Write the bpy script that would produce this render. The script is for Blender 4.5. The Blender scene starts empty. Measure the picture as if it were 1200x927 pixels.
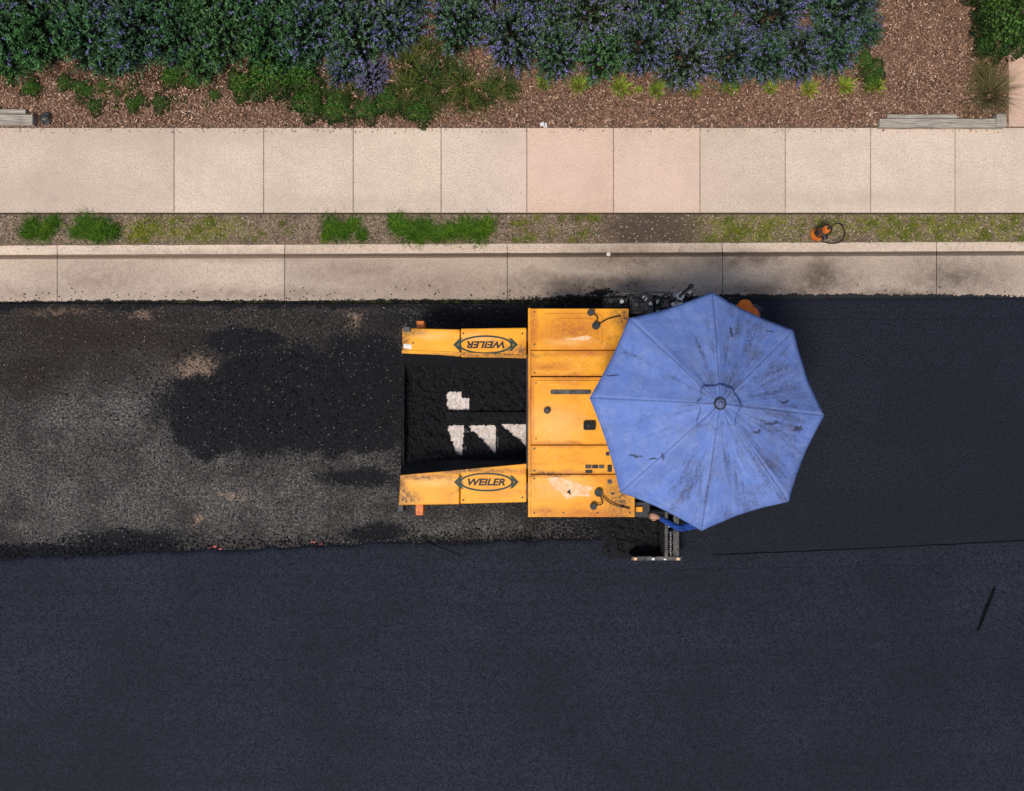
import bpy, bmesh, math, random
import numpy as np
from mathutils import Vector, Matrix
from mathutils import noise as mnoise
RG=np.random.default_rng(7); random.seed(7)
S=0.0125; H=14.0
def P(px,py,z=0.0):
    k=S*(H-z)/H
    return Vector(((px-600)*k,(463.5-py)*k,z))
scn=bpy.context.scene
COL=scn.collection

# ------------------------------------------------------------ node helper
class M:
    def __init__(s,name,rough=.8,spec=.3,metal=0.0,col=None):
        m=bpy.data.materials.new(name); m.use_nodes=True
        s.m=m; s.t=m.node_tree; s.n=s.t.nodes; s.l=s.t.links
        s.b=s.n['Principled BSDF']
        s.b.inputs['Roughness'].default_value=rough
        s.b.inputs['Specular IOR Level'].default_value=spec
        s.b.inputs['Metallic'].default_value=metal
        tc=s.n.new('ShaderNodeTexCoord'); s.co=tc.outputs['Object']; s.uv=tc.outputs['UV']
        s._w={}
        if col is not None: s.color(col)
    def put(s,inp,v):
        if isinstance(v,bpy.types.NodeSocket): s.l.new(v,inp)
        else:
            if isinstance(v,(tuple,list)) and len(v)==3 and len(inp.default_value)==4: v=(*v,1)
            inp.default_value=v
    def color(s,v): s.put(s.b.inputs['Base Color'],v)
    def rough(s,v): s.put(s.b.inputs['Roughness'],v)
    def noise(s,scale,detail=3,rough=.55,vec=None,stretch=None,dist=0.0,colr=False,off=None):
        v=vec or s.co
        if stretch is not None or off is not None:
            mp=s.n.new('ShaderNodeMapping'); s.l.new(v,mp.inputs['Vector'])
            if stretch is not None: mp.inputs['Scale'].default_value=stretch
            if off is not None: mp.inputs['Location'].default_value=off
            v=mp.outputs[0]
        n=s.n.new('ShaderNodeTexNoise'); s.l.new(v,n.inputs['Vector'])
        n.inputs['Scale'].default_value=scale; n.inputs['Detail'].default_value=detail
        n.inputs['Roughness'].default_value=rough; n.inputs['Distortion'].default_value=dist
        return n.outputs['Color'] if colr else n.outputs['Fac']
    def voro(s,scale,vec=None,out='Distance',feature='F1'):
        n=s.n.new('ShaderNodeTexVoronoi'); s.l.new(vec or s.co,n.inputs['Vector'])
        n.feature=feature; n.inputs['Scale'].default_value=scale
        return n.outputs[out]
    def math(s,op,a,b=0.0,clamp=False):
        n=s.n.new('ShaderNodeMath'); n.operation=op; n.use_clamp=clamp
        s.put(n.inputs[0],a); s.put(n.inputs[1],b); return n.outputs[0]
    def rng(s,f,a,b,c=0.0,d=1.0):
        n=s.n.new('ShaderNodeMapRange'); n.clamp=True
        s.put(n.inputs[0],f)
        for i,v in enumerate((a,b,c,d)): s.put(n.inputs[i+1],v)
        return n.outputs[0]
    def ramp(s,f,stops):
        n=s.n.new('ShaderNodeValToRGB'); s.l.new(f,n.inputs[0]); e=n.color_ramp.elements
        while len(e)<len(stops): e.new(.5)
        for i,(p,c) in enumerate(stops): e[i].position=p; e[i].color=(*c,1)
        return n.outputs[0]
    def mix(s,f,a,b,mode='MIX'):
        n=s.n.new('ShaderNodeMix'); n.data_type='RGBA'; n.blend_type=mode
        s.put(n.inputs[0],f); s.put(n.inputs[6],a); s.put(n.inputs[7],b); return n.outputs[2]
    def attr(s,name):
        n=s.n.new('ShaderNodeAttribute'); n.attribute_name=name; return n.outputs['Color']
    def warp(s,amp,scale):
        k=(amp,scale)
        if k not in s._w:
            c=s.noise(scale,4,.6,colr=True)
            a=s.n.new('ShaderNodeVectorMath'); a.operation='SUBTRACT'; s.l.new(c,a.inputs[0]); a.inputs[1].default_value=(.5,.5,.5)
            b=s.n.new('ShaderNodeVectorMath'); b.operation='SCALE'; s.l.new(a.outputs[0],b.inputs[0]); b.inputs['Scale'].default_value=amp
            d=s.n.new('ShaderNodeVectorMath'); d.operation='ADD'; s.l.new(s.co,d.inputs[0]); s.l.new(b.outputs[0],d.inputs[1])
            s._w[k]=d.outputs[0]
        return s._w[k]
    def blob(s,px,py,rx,ry,soft=.3,amp=.5,scale=2.2,z=0.0):
        c=P(px,py,z); k=S*(H-z)/H
        w=s.warp(amp,scale)
        a=s.n.new('ShaderNodeVectorMath'); a.operation='SUBTRACT'; s.l.new(w,a.inputs[0]); a.inputs[1].default_value=(c.x,c.y,0)
        b=s.n.new('ShaderNodeVectorMath'); b.operation='MULTIPLY'; s.l.new(a.outputs[0],b.inputs[0]); b.inputs[1].default_value=(1/(rx*k),1/(ry*k),0)
        l=s.n.new('ShaderNodeVectorMath'); l.operation='LENGTH'; s.l.new(b.outputs[0],l.inputs[0])
        return s.rng(l.outputs['Value'],1-soft,1+soft,1,0)
    def blobs(s,lst,**k):
        o=None
        for b in lst:
            q=s.blob(*b,**k); o=q if o is None else s.math('MAXIMUM',o,q)
        return o
    def bump(s,h,strength=.5,dist=.01):
        n=s.n.new('ShaderNodeBump'); n.inputs['Strength'].default_value=strength; n.inputs['Distance'].default_value=dist
        s.put(n.inputs['Height'],h); s.l.new(n.outputs[0],s.b.inputs['Normal'])

# ------------------------------------------------------------ mesh helpers
def mkobj(name,V,F,mat=None,parent=None,smooth=False,bevel=0,seg=2):
    me=bpy.data.meshes.new(name); me.from_pydata([tuple(v) for v in V],[],F); me.update()
    o=bpy.data.objects.new(name,me); COL.objects.link(o)
    if mat is not None:
        for m in (mat if isinstance(mat,list) else [mat]): me.materials.append(m)
    if smooth: me.polygons.foreach_set('use_smooth',[True]*len(me.polygons))
    if bevel:
        b=o.modifiers.new('bevel','BEVEL'); b.width=bevel; b.segments=seg; b.limit_method='ANGLE'; b.angle_limit=.6
    if parent: setpar(o,parent)
    return o
def setpar(o,p):
    o.parent=p; o.matrix_parent_inverse=Matrix.Translation(-Vector(p.location))
def empty(name,loc=(0,0,0)):
    e=bpy.data.objects.new(name,None); COL.objects.link(e); e.location=loc; e.empty_display_size=.3; return e
def prism(name,pts,z0,z1,mat,parent=None,bevel=.008,taper=0):
    """pts: plan outline given at height z1"""
    top=[P(x,y,z1) for x,y in pts]; n=len(top)
    c=sum(top,Vector())/n
    bot=[Vector((p.x+(c.x-p.x)*taper,p.y+(c.y-p.y)*taper,z0)) for p in top]
    V=bot+top
    F=[list(range(n,2*n)),list(range(n-1,-1,-1))]+[[i,(i+1)%n,n+(i+1)%n,n+i] for i in range(n)]
    o=mkobj(name,V,F,mat,parent,bevel=bevel)
    bm=bmesh.new(); bm.from_mesh(o.data); bmesh.ops.recalc_face_normals(bm,faces=bm.faces); bm.to_mesh(o.data); bm.free()
    return o
def box(name,x0,y0,x1,y1,z0,z1,mat,parent=None,bevel=.008):
    return prism(name,[(x0,y0),(x0,y1),(x1,y1),(x1,y0)],z0,z1,mat,parent,bevel)
def smoothpts(pts,n=5):
    pts=[Vector(p) for p in pts]
    if len(pts)<3: return pts
    out=[]
    for i in range(len(pts)-1):
        p0=pts[max(i-1,0)];p1=pts[i];p2=pts[i+1];p3=pts[min(i+2,len(pts)-1)]
        for k in range(n):
            t=k/n
            out.append(.5*((2*p1)+(p2-p0)*t+(2*p0-5*p1+4*p2-p3)*t*t+(3*p1-p0-3*p2+p3)*t**3))
    out.append(pts[-1]); return out
def tubedata(pts,rad,seg=8,cap=True):
    pts=[Vector(p) for p in pts]; n=len(pts)
    if not isinstance(rad,(list,tuple)): rad=[rad]*n
    V=[];F=[]
    t=(pts[1]-pts[0]).normalized(); u=t.orthogonal().normalized()
    for i,p in enumerate(pts):
        a=pts[max(i-1,0)];b=pts[min(i+1,n-1)]
        t=(b-a).normalized(); u=(u-t*u.dot(t)).normalized(); w=t.cross(u)
        for k in range(seg):
            an=2*math.pi*k/seg; V.append(p+(u*math.cos(an)+w*math.sin(an))*rad[min(i,len(rad)-1)])
    for i in range(n-1):
        for k in range(seg):
            F.append([i*seg+k,i*seg+(k+1)%seg,(i+1)*seg+(k+1)%seg,(i+1)*seg+k])
    if cap:
        F.append([k for k in range(seg-1,-1,-1)]); F.append([(n-1)*seg+k for k in range(seg)])
    return V,F
def tube(name,pts,rad,mat,parent=None,seg=8,smooth=True,sm=0):
    if sm: pts=smoothpts(pts,sm)
    V,F=tubedata(pts,rad,seg); return mkobj(name,V,F,mat,parent,smooth=smooth)
def cyl(name,c,r,h,mat,parent=None,seg=20,axis=(0,0,1),bevel=.004,r2=None):
    a=Vector(axis).normalized(); c=Vector(c)
    V,F=tubedata([c,c+a*h],[r,r if r2 is None else r2],seg); return mkobj(name,V,F,mat,parent,bevel=bevel)
def lathe(name,prof,c,mat,parent=None,seg=28,axis=None):
    V=[];F=[];c=Vector(c)
    q=Vector((0,0,1)).rotation_difference(Vector(axis).normalized()) if axis else None
    for r,z in prof:
        for k in range(seg):
            a=2*math.pi*k/seg; v=Vector((r*math.cos(a),r*math.sin(a),z))
            if q: v=q@v
            V.append(c+v)
    for i in range(len(prof)-1):
        for k in range(seg): F.append([i*seg+k,i*seg+(k+1)%seg,(i+1)*seg+(k+1)%seg,(i+1)*seg+k])
    return mkobj(name,V,F,mat,parent,smooth=True)
def quadmesh(name,Q,C,mat,parent=None,link=True):
    """Q (n,4,3), C (n,3)"""
    n=len(Q); me=bpy.data.meshes.new(name)
    me.vertices.add(n*4); me.vertices.foreach_set('co',Q.astype(np.float32).ravel())
    me.loops.add(n*4); me.loops.foreach_set('vertex_index',np.arange(n*4,dtype=np.int32))
    me.polygons.add(n); me.polygons.foreach_set('loop_start',np.arange(0,n*4,4,dtype=np.int32))
    try: me.polygons.foreach_set('loop_total',np.full(n,4,dtype=np.int32))
    except Exception: pass
    me.update(calc_edges=True)
    a=me.color_attributes.new('Col','FLOAT_COLOR','CORNER')
    c4=np.ones((n,4,4),np.float32); c4[:,:,:3]=C[:,None,:]
    a.data.foreach_set('color',c4.ravel())
    me.materials.append(mat)
    if not link: return me
    o=bpy.data.objects.new(name,me); COL.objects.link(o)
    if parent: setpar(o,parent)
    return o

# ------------------------------------------------------------ materials
def mat_new_asphalt(name,seed=0.0,base=1.0):
    m=M(name,.82,.2)
    g=m.noise(38,2,.85); g2=m.noise(15,2,.6,off=(seed,3,1)); low=m.noise(.45,3,.5,off=(seed,seed,0)); st=m.noise(1.0,3,.6,stretch=(.12,5,1),off=(seed,0,0))
    f=m.rng(g,.36,.64)
    c=m.mix(f,(.0010*base,.0014*base,.0027*base),(.0185*base,.0235*base,.0385*base))
    sp=m.rng(m.voro(40),.0,.24,.9,0)
    c=m.mix(m.math('MULTIPLY',sp,m.rng(g2,.40,.6)),c,(.070*base,.080*base,.11*base))
    c=m.mix(m.rng(g2,.48,.7,0,.3),c,(.0030,.0038,.0066))
    c=m.mix(m.rng(low,.36,.64,.0,.5),c,(.0036,.0048,.0086))
    c=m.mix(m.rng(st,.45,.75,0,.4),c,(.0042,.0055,.0092))
    m.color(c); m.bump(g,.75,.013)
    return m
new_asph=mat_new_asphalt('fresh_asphalt_mat',0,1.05).m
new_asph2=mat_new_asphalt('fresh_asphalt_mat_behind',7.3,.72).m

def old_road_mat():
    m=M('milled_asphalt',.92,.15)
    g=m.noise(32,3,.85); g2=m.noise(17,3,.7,off=(2,2,2)); low=m.noise(1.1,4,.6,off=(5,0,0))
    st=m.noise(2.2,4,.6,stretch=(.12,2.5,1))
    c=m.ramp(m.rng(g,.33,.67),[(0,(.007,.007,.0066)),(.5,(.060,.056,.052)),(1,(.25,.23,.21))])
    light=m.blobs([(330,590,230,70),(80,590,150,70),(250,520,150,34),(560,620,140,14),(150,480,60,50),(60,500,60,40),(560,370,60,10)],soft=.8,amp=.8)
    c=m.mix(m.math('SUBTRACT',1.0,light),c,(.40,.36,.34),'MULTIPLY')
    c=m.mix(m.rng(low,.42,.60,0,.62),c,(.014,.012,.011))
    c=m.mix(m.rng(st,.5,.72,0,.35),c,(.058,.052,.048))
    c=m.mix(m.rng(g2,.52,.60,0,.55),c,(.009,.0085,.0085))
    pale=m.rng(m.noise(6,4,.78,off=(3,8,1)),.56,.70,0,.6); c=m.mix(m.math('MULTIPLY',pale,light),c,(.17,.15,.13))
    tan=m.blobs([(228,430,30,14),(165,371,15,7),(416,376,12,13),(70,364,38,5),(272,580,16,5),(232,612,9,8)],soft=.9,amp=.5,scale=4)
    tf=m.rng(m.math('ADD',tan,m.math('MULTIPLY',m.math('SUBTRACT',m.noise(24,3,.75),.5),2.4)),.5,1.0)
    c=m.mix(m.math('MULTIPLY',tf,.75),c,m.ramp(g,[(.3,(.08,.055,.038)),(.7,(.38,.26,.18))]))
    rust=m.blobs([(40,440,22,26),(60,370,60,14),(120,400,90,30)],soft=.8)
    c=m.mix(m.math('MULTIPLY',rust,.5),c,(.020,.012,.008))
    sp=m.blobs([(330,470,145,62),(425,450,62,66),(245,505,48,30),(290,400,50,16),(400,505,80,28),(260,462,66,34)],soft=.25,amp=.6,scale=2.2)
    sp2=m.blobs([(60,648,170,12),(150,634,80,16),(0,358,60,7),(300,356,240,5),(640,372,200,24),(620,642,190,12),(440,625,40,12),(560,480,120,110),(740,500,150,160),(420,560,50,12)],soft=.6,amp=.3,scale=3)
    sp=m.math('MAXIMUM',sp,sp2)
    hole=m.blobs([(226,430,24,11)],soft=.7,amp=.4,scale=4)
    sp=m.math('SUBTRACT',sp,hole)
    sf=m.rng(m.math('ADD',sp,m.math('MULTIPLY',m.math('SUBTRACT',m.noise(26,4,.8,off=(1,7,1)),.5),2.3)),.42,.66)
    blk=m.ramp(g2,[(.3,(.0012,.0012,.0018)),(.6,(.0045,.005,.007)),(.8,(.018,.020,.026))])
    c=m.mix(m.math('MULTIPLY',sf,.98),c,blk)
    m.color(c); m.rough(m.rng(sf,0,1,.92,.66)); m.bump(m.math('ADD',g,g2),.9,.018)
    return m.m
old_asph=old_road_mat()

def concrete(name,warm=(1,1,1),blobsdark=(),edge=None):
    m=M(name,.9,.2)
    g=m.noise(42,3,.85); mid=m.noise(7,5,.7); low=m.noise(1.3,4,.6)
    c=m.ramp(g,[(.28,(.18*warm[0],.138*warm[1],.108*warm[2])),(.44,(.49*warm[0],.41*warm[1],.335*warm[2])),(.72,(.68*warm[0],.585*warm[1],.495*warm[2]))])
    c=m.mix(m.rng(mid,.4,.7,0,.35),c,(.37,.295,.23),'MIX')
    c=m.mix(m.rng(low,.45,.7,0,.38),c,(.35,.28,.22))
    dots=m.rng(m.voro(16),.0,.085,1,0)
    sel=m.rng(m.noise(2.3,2,.5,off=(3,3,3)),.52,.6)
    c=m.mix(m.math('MULTIPLY',m.math('MULTIPLY',dots,sel),.75),c,(.09,.06,.045))
    c=m.mix(1.0,c,m.attr('Col'),'MULTIPLY')
    for lst,col,amt,soft in blobsdark:
        b=m.blobs(lst,soft=soft,amp=.3,scale=3,z=.1)
        b=m.math('MULTIPLY',b,m.rng(m.noise(9,4,.7,off=(1,1,4)),.25,.6,.35,1))
        c=m.mix(m.math('MULTIPLY',b,amt),c,col)
    if edge:
        b=m.blobs(edge,soft=.5,amp=.10,scale=6,z=.05)
        f=m.rng(m.math('ADD',b,m.math('MULTIPLY',m.math('SUBTRACT',m.noise(30,3,.7),.5),1.6)),.5,.62)
        c=m.mix(f,c,(.014,.013,.014))
    m.color(c); m.bump(g,.4,.006)
    return m.m
walk_mat=concrete('sidewalk_concrete',(.98,.95,.91),[([(770,215,70,34),(660,200,60,50)],(.58,.40,.33),.5,.6),([(200,160,170,12),(60,230,90,20),(1000,235,120,10),(420,240,90,9)],(.34,.27,.21),.5,.8)])
gut_mat=concrete('gutter_concrete',(.74,.70,.66),[
   ([(735,302,60,16),(960,330,50,24),(745,330,18,20),(1120,325,60,20),(1060,345,80,8),(690,330,70,10),(880,305,60,8)],(.05,.032,.024),.74,.8),
   ([(965,318,18,16),(880,340,60,7)],(.06,.04,.03),.6,.6),
   ([(120,330,70,24),(500,335,100,14),(240,300,120,6),(300,345,220,9),(420,318,60,12),(30,345,60,9),(620,345,60,8)],(.17,.12,.09),.68,.9)],
   edge=[(200,355.5,260,4.2),(500,354.5,160,4.2),(720,352,120,6.5),(1000,348.5,260,4.2),(705,343,14,5)])
path_mat=concrete('path_concrete',(.95,.72,.62))

def soil_mat():
    m=M('verge_soil',.95,.1)
    g=m.noise(34,4,.85); mid=m.noise(6,4,.7)
    c=m.ramp(g,[(.3,(.028,.020,.013)),(.5,(.17,.12,.080)),(.7,(.46,.35,.25))])
    c=m.mix(m.rng(mid,.45,.65,0,.65),c,(.070,.046,.031))
    moss=m.blobs([(880,268,70,18),(1130,268,90,20),(1000,262,60,12),(170,270,30,12),(230,268,60,12)],soft=.6,amp=.3,scale=3,z=.17)
    mf=m.math('MULTIPLY',moss,m.rng(m.noise(14,3,.7,off=(2,6,1)),.42,.55))
    c=m.mix(m.math('MULTIPLY',mf,.8),c,m.ramp(g,[(.3,(.04,.05,.006)),(.7,(.26,.25,.035))]))
    d=m.blobs([(762,270,55,26)],soft=.4,amp=.2,scale=3,z=.17)
    c=m.mix(m.math('MULTIPLY',d,.8),c,(.062,.044,.034))
    m.color(c); m.bump(g,.9,.02); return m.m
soil=soil_mat()
def mulch_mat():
    m=M('bark_mulch',.95,.1)
    g=m.noise(40,4,.85,dist=.6); mid=m.noise(3,3,.6)
    c=m.ramp(g,[(.3,(.014,.009,.006)),(.5,(.15,.083,.053)),(.72,(.46,.30,.20))])
    c=m.mix(m.rng(mid,.4,.66,0,.45),c,(.06,.033,.022))
    bush_shade=m.blobs([(500,60,30,55),(250,85,240,16)],soft=.6,z=.2)  # shade among the shrubs, painted into the mulch colour
    c=m.mix(m.math('MULTIPLY',bush_shade,.7),c,(.012,.009,.007))
    m.color(c); m.bump(g,1,.02); return m.m
mulch=mulch_mat()
def vcol_mat(name,rough=.7,spec=.25,trans=0.0,tint=0.0):
    m=M(name,rough,spec)
    c=m.attr('Col')
    if tint:
        oi=m.n.new('ShaderNodeObjectInfo')
        c=m.mix(1.0,c,m.ramp(oi.outputs['Random'],[(0,(.72,.78,.70)),(.5,(1,1,1)),(1,(1.25,1.1,.9))]),'MULTIPLY')
    m.color(c)
    if trans:
        t=m.n.new('ShaderNodeBsdfTranslucent'); m.l.new(c,t.inputs[0])
        x=m.n.new('ShaderNodeMixShader'); x.inputs[0].default_value=trans
        m.l.new(m.b.outputs[0],x.inputs[1]); m.l.new(t.outputs[0],x.inputs[2])
        m.l.new(x.outputs[0],m.n['Material Output'].inputs[0])
    return m.m
leaf=vcol_mat('leaf',.65,.18,.15,1)
chipm=vcol_mat('wood_chip',.9,.12)

def yellow_mat():
    m=M('yellow_paint',.36,.32)
    g=m.noise(2.2,4,.6); f=m.noise(24,4,.75); st=m.noise(2.6,4,.7,stretch=(.35,1.6,1))
    c=m.ramp(g,[(.3,(.60,.225,.003)),(.5,(.69,.280,.005)),(.7,(.73,.315,.009))])
    c=m.mix(m.rng(st,.52,.72,0,.6),c,(.48,.130,.003))
    wv=m.rng(m.math('MULTIPLY',m.noise(1.7,4,.6,off=(6,2,0)),m.rng(f,.30,.6)),.46,.64,0,.35); c=m.mix(wv,c,(.78,.46,.15))
    gr=m.rng(m.math('MULTIPLY',m.noise(6,5,.8,off=(3,1,0)),m.rng(m.noise(1.6,3,.6,off=(1,9,0)),.35,.65)),.46,.64,0,.7)
    c=m.mix(gr,c,(.10,.040,.012))
    ho=m.blobs([(672,386,30,16),(640,430,20,4),(690,412,40,4),(700,603,34,4),(640,600,16,5),(670,441,50,3),(664,521,50,3),(676,555,50,3),(622,470,4,60),(625,385,4,24),(735,385,5,20)],soft=.8,amp=.15,scale=4,z=1.4)
    c=m.mix(m.math('MULTIPLY',ho,m.rng(f,.28,.6,.25,.9)),c,(.32,.070,.004))
    wt=m.blobs([(652,497,26,18),(668,400,22,4),(560,395,20,4),(660,570,26,12),(505,565,24,5),(500,392,20,4)],soft=.7,amp=.2,scale=4,z=1.4)
    c=m.mix(m.math('MULTIPLY',wt,.4),c,(.80,.48,.18))
    di=m.blobs([(480,388,14,5),(474,585,14,7),(488,560,30,3),(612,410,6,10),(727,585,14,20),(640,556,24,2.4),(729,372,10,12),(545,552,60,2.6),(560,416,60,2.6),(474,400,4,16),(470,575,5,18),(730,540,8,14),(722,425,9,10)],soft=.7,amp=.12,scale=6,z=1.35)
    c=m.mix(m.math('MULTIPLY',di,m.rng(f,.35,.6,.2,.95)),c,(.06,.026,.013))
    m.color(c); m.rough(m.rng(f,.3,.7,.28,.6)); m.bump(g,.15,.004); return m.m
yellow=yellow_mat()
def simple(name,c1,c2,rough=.5,spec=.4,metal=0.0,scale=14):
    m=M(name,rough,spec,metal); m.color(m.ramp(m.noise(scale,4,.65),[(.35,c1),(.68,c2)])); return m.m
blackm=simple('black_steel',(.004,.004,.005),(.020,.020,.021),.5,.35)
darkgrey=simple('grimy_steel',(.014,.013,.012),(.08,.075,.07),.45,.45,.4)
silver=simple('bare_steel',(.30,.29,.28),(.62,.60,.58),.35,.5,.8)
rubber=simple('rubber',(.005,.005,.005),(.014,.014,.013),.7,.2)
plate=simple('conveyor_plate',(.34,.28,.24),(.62,.55,.50),.55,.3,0,22)
white=simple('white_paint',(.50,.48,.45),(.75,.74,.72),.6,.3)
peel=simple('peeled_primer',(.66,.34,.12),(.72,.52,.34),.7,.2,0,20)
greenink=simple('decal_green',(.003,.018,.010),(.007,.034,.018),.5,.3)
blackink=simple('decal_black',(.003,.003,.003),(.010,.009,.008),.5,.3)
orange=simple('orange_paint',(.38,.075,.006),(.62,.17,.015),.5,.4)
def timber_mat():
    m=M('weathered_timber',.9,.1)
    c=m.ramp(m.noise(6,5,.7,stretch=(.6,14,4)),[(.3,(.09,.075,.06)),(.55,(.32,.28,.23)),(.75,(.50,.45,.39))]); m.color(c); return m.m
timber=timber_mat()

# ------------------------------------------------------------ ground, road, kerb, walk
def sheet(name,x0,x1,y0,y1,z,mat):
    return mkobj(name,[(x0,y0,z),(x1,y0,z),(x1,y1,z),(x0,y1,z)],[[0,1,2,3]],mat)
gm=M('distant_ground',.95,.1); gm.color(gm.ramp(gm.noise(.8,6,.65),[(.35,(.03,.045,.015)),(.65,(.07,.085,.03))]))
sheet('ground',-250,250,-250,250,-.06,gm.m)
yk=P(0,356).y
sheet('road',-60,60,-14,yk,0,old_asph)

def pline(pts):
    xs=[p[0] for p in pts]; ys=[p[1] for p in pts]
    return lambda x: float(np.interp(x,xs,ys))
def matstrip(name,x0,x1,tf,bf,z,mat,rag_t,rag_b):
    xs=list(np.arange(max(x0,-60),min(x1,1262),2.0)); 
    if x0<-60: xs=[x0,-400]+xs
    if x1>1262: xs=xs+[1700,x1]
    V=[];F=[];rows=6
    for x in xs:
        n1=(mnoise.fractal(Vector((x*.03,1.3,0)),.8,2.0,5)*4+mnoise.noise(Vector((x*.35,5,0)))*1.2)*rag_t
        n2=(mnoise.fractal(Vector((x*.03,9.3,0)),.8,2.0,5)*4+mnoise.noise(Vector((x*.35,8,0)))*1.2)*rag_b
        a=P(x,tf(x)+n1,z); b=P(x,bf(x)+n2,z)
        X=a.x; yt=a.y; yb=b.y
        V+=[(X,yt+.035+abs(n1)*.004,-.004),(X,yt,z-.012),(X,yt-.04,z),(X,yb+.04,z),(X,yb,z-.012),(X,yb-.02,-.004)]
    for i in range(len(xs)-1):
        for r in range(rows-1):
            a=i*rows+r; F.append([a,a+1,a+rows+1,a+rows])
    F.append([0,1,2,3,4,5][::-1]); e=(len(xs)-1)*rows; F.append([e+k for k in range(6)])
    return mkobj(name,V,F,mat,smooth=False)
lane_top=pline([(-4000,700),(0,656),(100,654),(200,649),(300,646),(420,641),(540,637),(640,634),(705,633),(800,644),(1200,628),(4000,560)])
matstrip('asphalt_lane',-4000,5000,lane_top,lambda x:1560,.042,new_asph,.9,0)
joint=pline([(792,646),(830,652),(1000,645),(1200,635),(5000,500)])
matstrip('asphalt_mat',792,5000,pline([(792,351),(1200,348.5),(5000,345)]),joint,.056,new_asph2,.18,.35)
scar=M('joint_dark',.9,.1,col=(.0015,.0018,.0024)).m  # near-black colour shared by the joint strip and the scar
mkobj('dark_scar',[P(x,y,.047) for x,y in [(1165,686),(1167,690),(1158,714),(1148,739),(1144,740),(1152,716)]],[[0,5,4,3,2,1]],scar)  # thin near-black mark on the lane
def ribbon(name,x0,x1,yf,z0,z1,hw,mat,rag):
    V=[];F=[];n=int((x1-x0)/2)
    for i in range(n+1):
        x=x0+i*2; y=yf(x)+mnoise.noise(Vector((x*.05,hw,0)))*rag; w=hw*(.6+.8*abs(mnoise.noise(Vector((x*.11,3,hw)))))
        V+=[P(x,y-w,z0),P(x,y,z1),P(x,y+w,z0)]
    for i in range(n):
        a=i*3; F+=[[a,a+1,a+4,a+3][::-1],[a+1,a+2,a+5,a+4][::-1]]
    mkobj(name,V,F,mat)
ribbon('screed_line',905,1262,lambda x:375-(x-900)*.004,.0565,.061,.6,new_asph2,.6)
ribbon('joint_line',835,1262,lambda x:joint(x)-1.5,.0575,.0585,.75,scar,.8)  # crevice darkness put in as a thin dark strip along the joint
ribbon('screed_line',560,1262,lambda x:672-(x-560)*.018,.0425,.046,.45,new_asph,.8)

def slabs(name,cells,mat,ch=.008):
    V=[];F=[];C=[]
    for (x0,x1,ya,yb,z0,z1,tint) in cells:
        b=len(V)
        for d,z in ((0,z0),(0,z1-ch),(ch,z1)):
            V+=[(x0+d,ya+d,z),(x1-d,ya+d,z),(x1-d,yb-d,z),(x0+d,yb-d,z)]
        fs=[[b+8,b+9,b+10,b+11]]
        for r in (0,4):
            for k in range(4): fs.append([b+r+k,b+r+(k+1)%4,b+r+4+(k+1)%4,b+r+4+k])
        F+=fs; C+=[tint]*len(fs)
    o=mkobj(name,V,F,mat)
    a=o.data.color_attributes.new('Col','FLOAT_COLOR','CORNER')
    for p,c in zip(o.data.polygons,C):
        for l in p.loop_indices: a.data[l].color=(*c,1)
    return o
zw=.19
jx=[-1200,-1095,-990,-885,-780,-670,-565,-460,-355,-250,-145,-40,204,309,414,517,617.5,719,820.5,920.5,1020.5,1119.5,1222,1325,1428,1530,1635,1740,1845,1950,2055,2160]
cells=[]
for i in range(len(jx)-1):
    a=P(jx[i],0,zw).x+.003; b=P(jx[i+1],0,zw).x-.003
    t=random.uniform(.90,1.04); tint=(t,t*random.uniform(.965,1.0),t*random.uniform(.95,1.0))
    if jx[i]==617.5: tint=(1.02,.90,.84)
    if jx[i] in (719,): tint=(1.03,.95,.90)
    cells.append((a,b,P(0,249,zw).y,P(0,149.5,zw).y,.05,zw,tint))
slabs('sidewalk',cells,walk_mat)
jm=M('joint_dirt',.95,.05,col=(.05,.035,.025)).m
sheet('sidewalk_bedding',-10*S*120,15*S*120,P(0,251,zw).y,P(0,147,zw).y,.172,jm)
def rough_grid(name,px0,px1,py0,py1,z,mat,amp,step,fx=1.2):
    a=P(px0,py1,z); b=P(px1,py0,z)
    nx=int((b.x-a.x)/step); ny=int((b.y-a.y)/step)
    V=[];F=[]
    for j in range(ny+1):
        for i in range(nx+1):
            x=a.x+(b.x-a.x)*i/nx; y=a.y+(b.y-a.y)*j/ny
            e=min(j,ny-j)/max(ny*.12,1); e=min(e,1)
            V.append((x,y,z+mnoise.fractal(Vector((x*fx*3,y*fx*3,z)),.8,2,4)*amp*e))
    for j in range(ny):
        for i in range(nx):
            k=j*(nx+1)+i; F.append([k,k+1,k+nx+2,k+nx+1])
    return mkobj(name,V,F,mat,smooth=True)
rough_grid('verge',-200,1400,251.2,290,.168,soil,.012,.05)
sheet('verge',-40,P(-200,0,.165).x,P(0,291,.165).y,P(0,251.2,.165).y,.168,soil)
sheet('verge',P(1400,0,.165).x,40,P(0,291,.165).y,P(0,251.2,.165).y,.168,soil)
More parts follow.
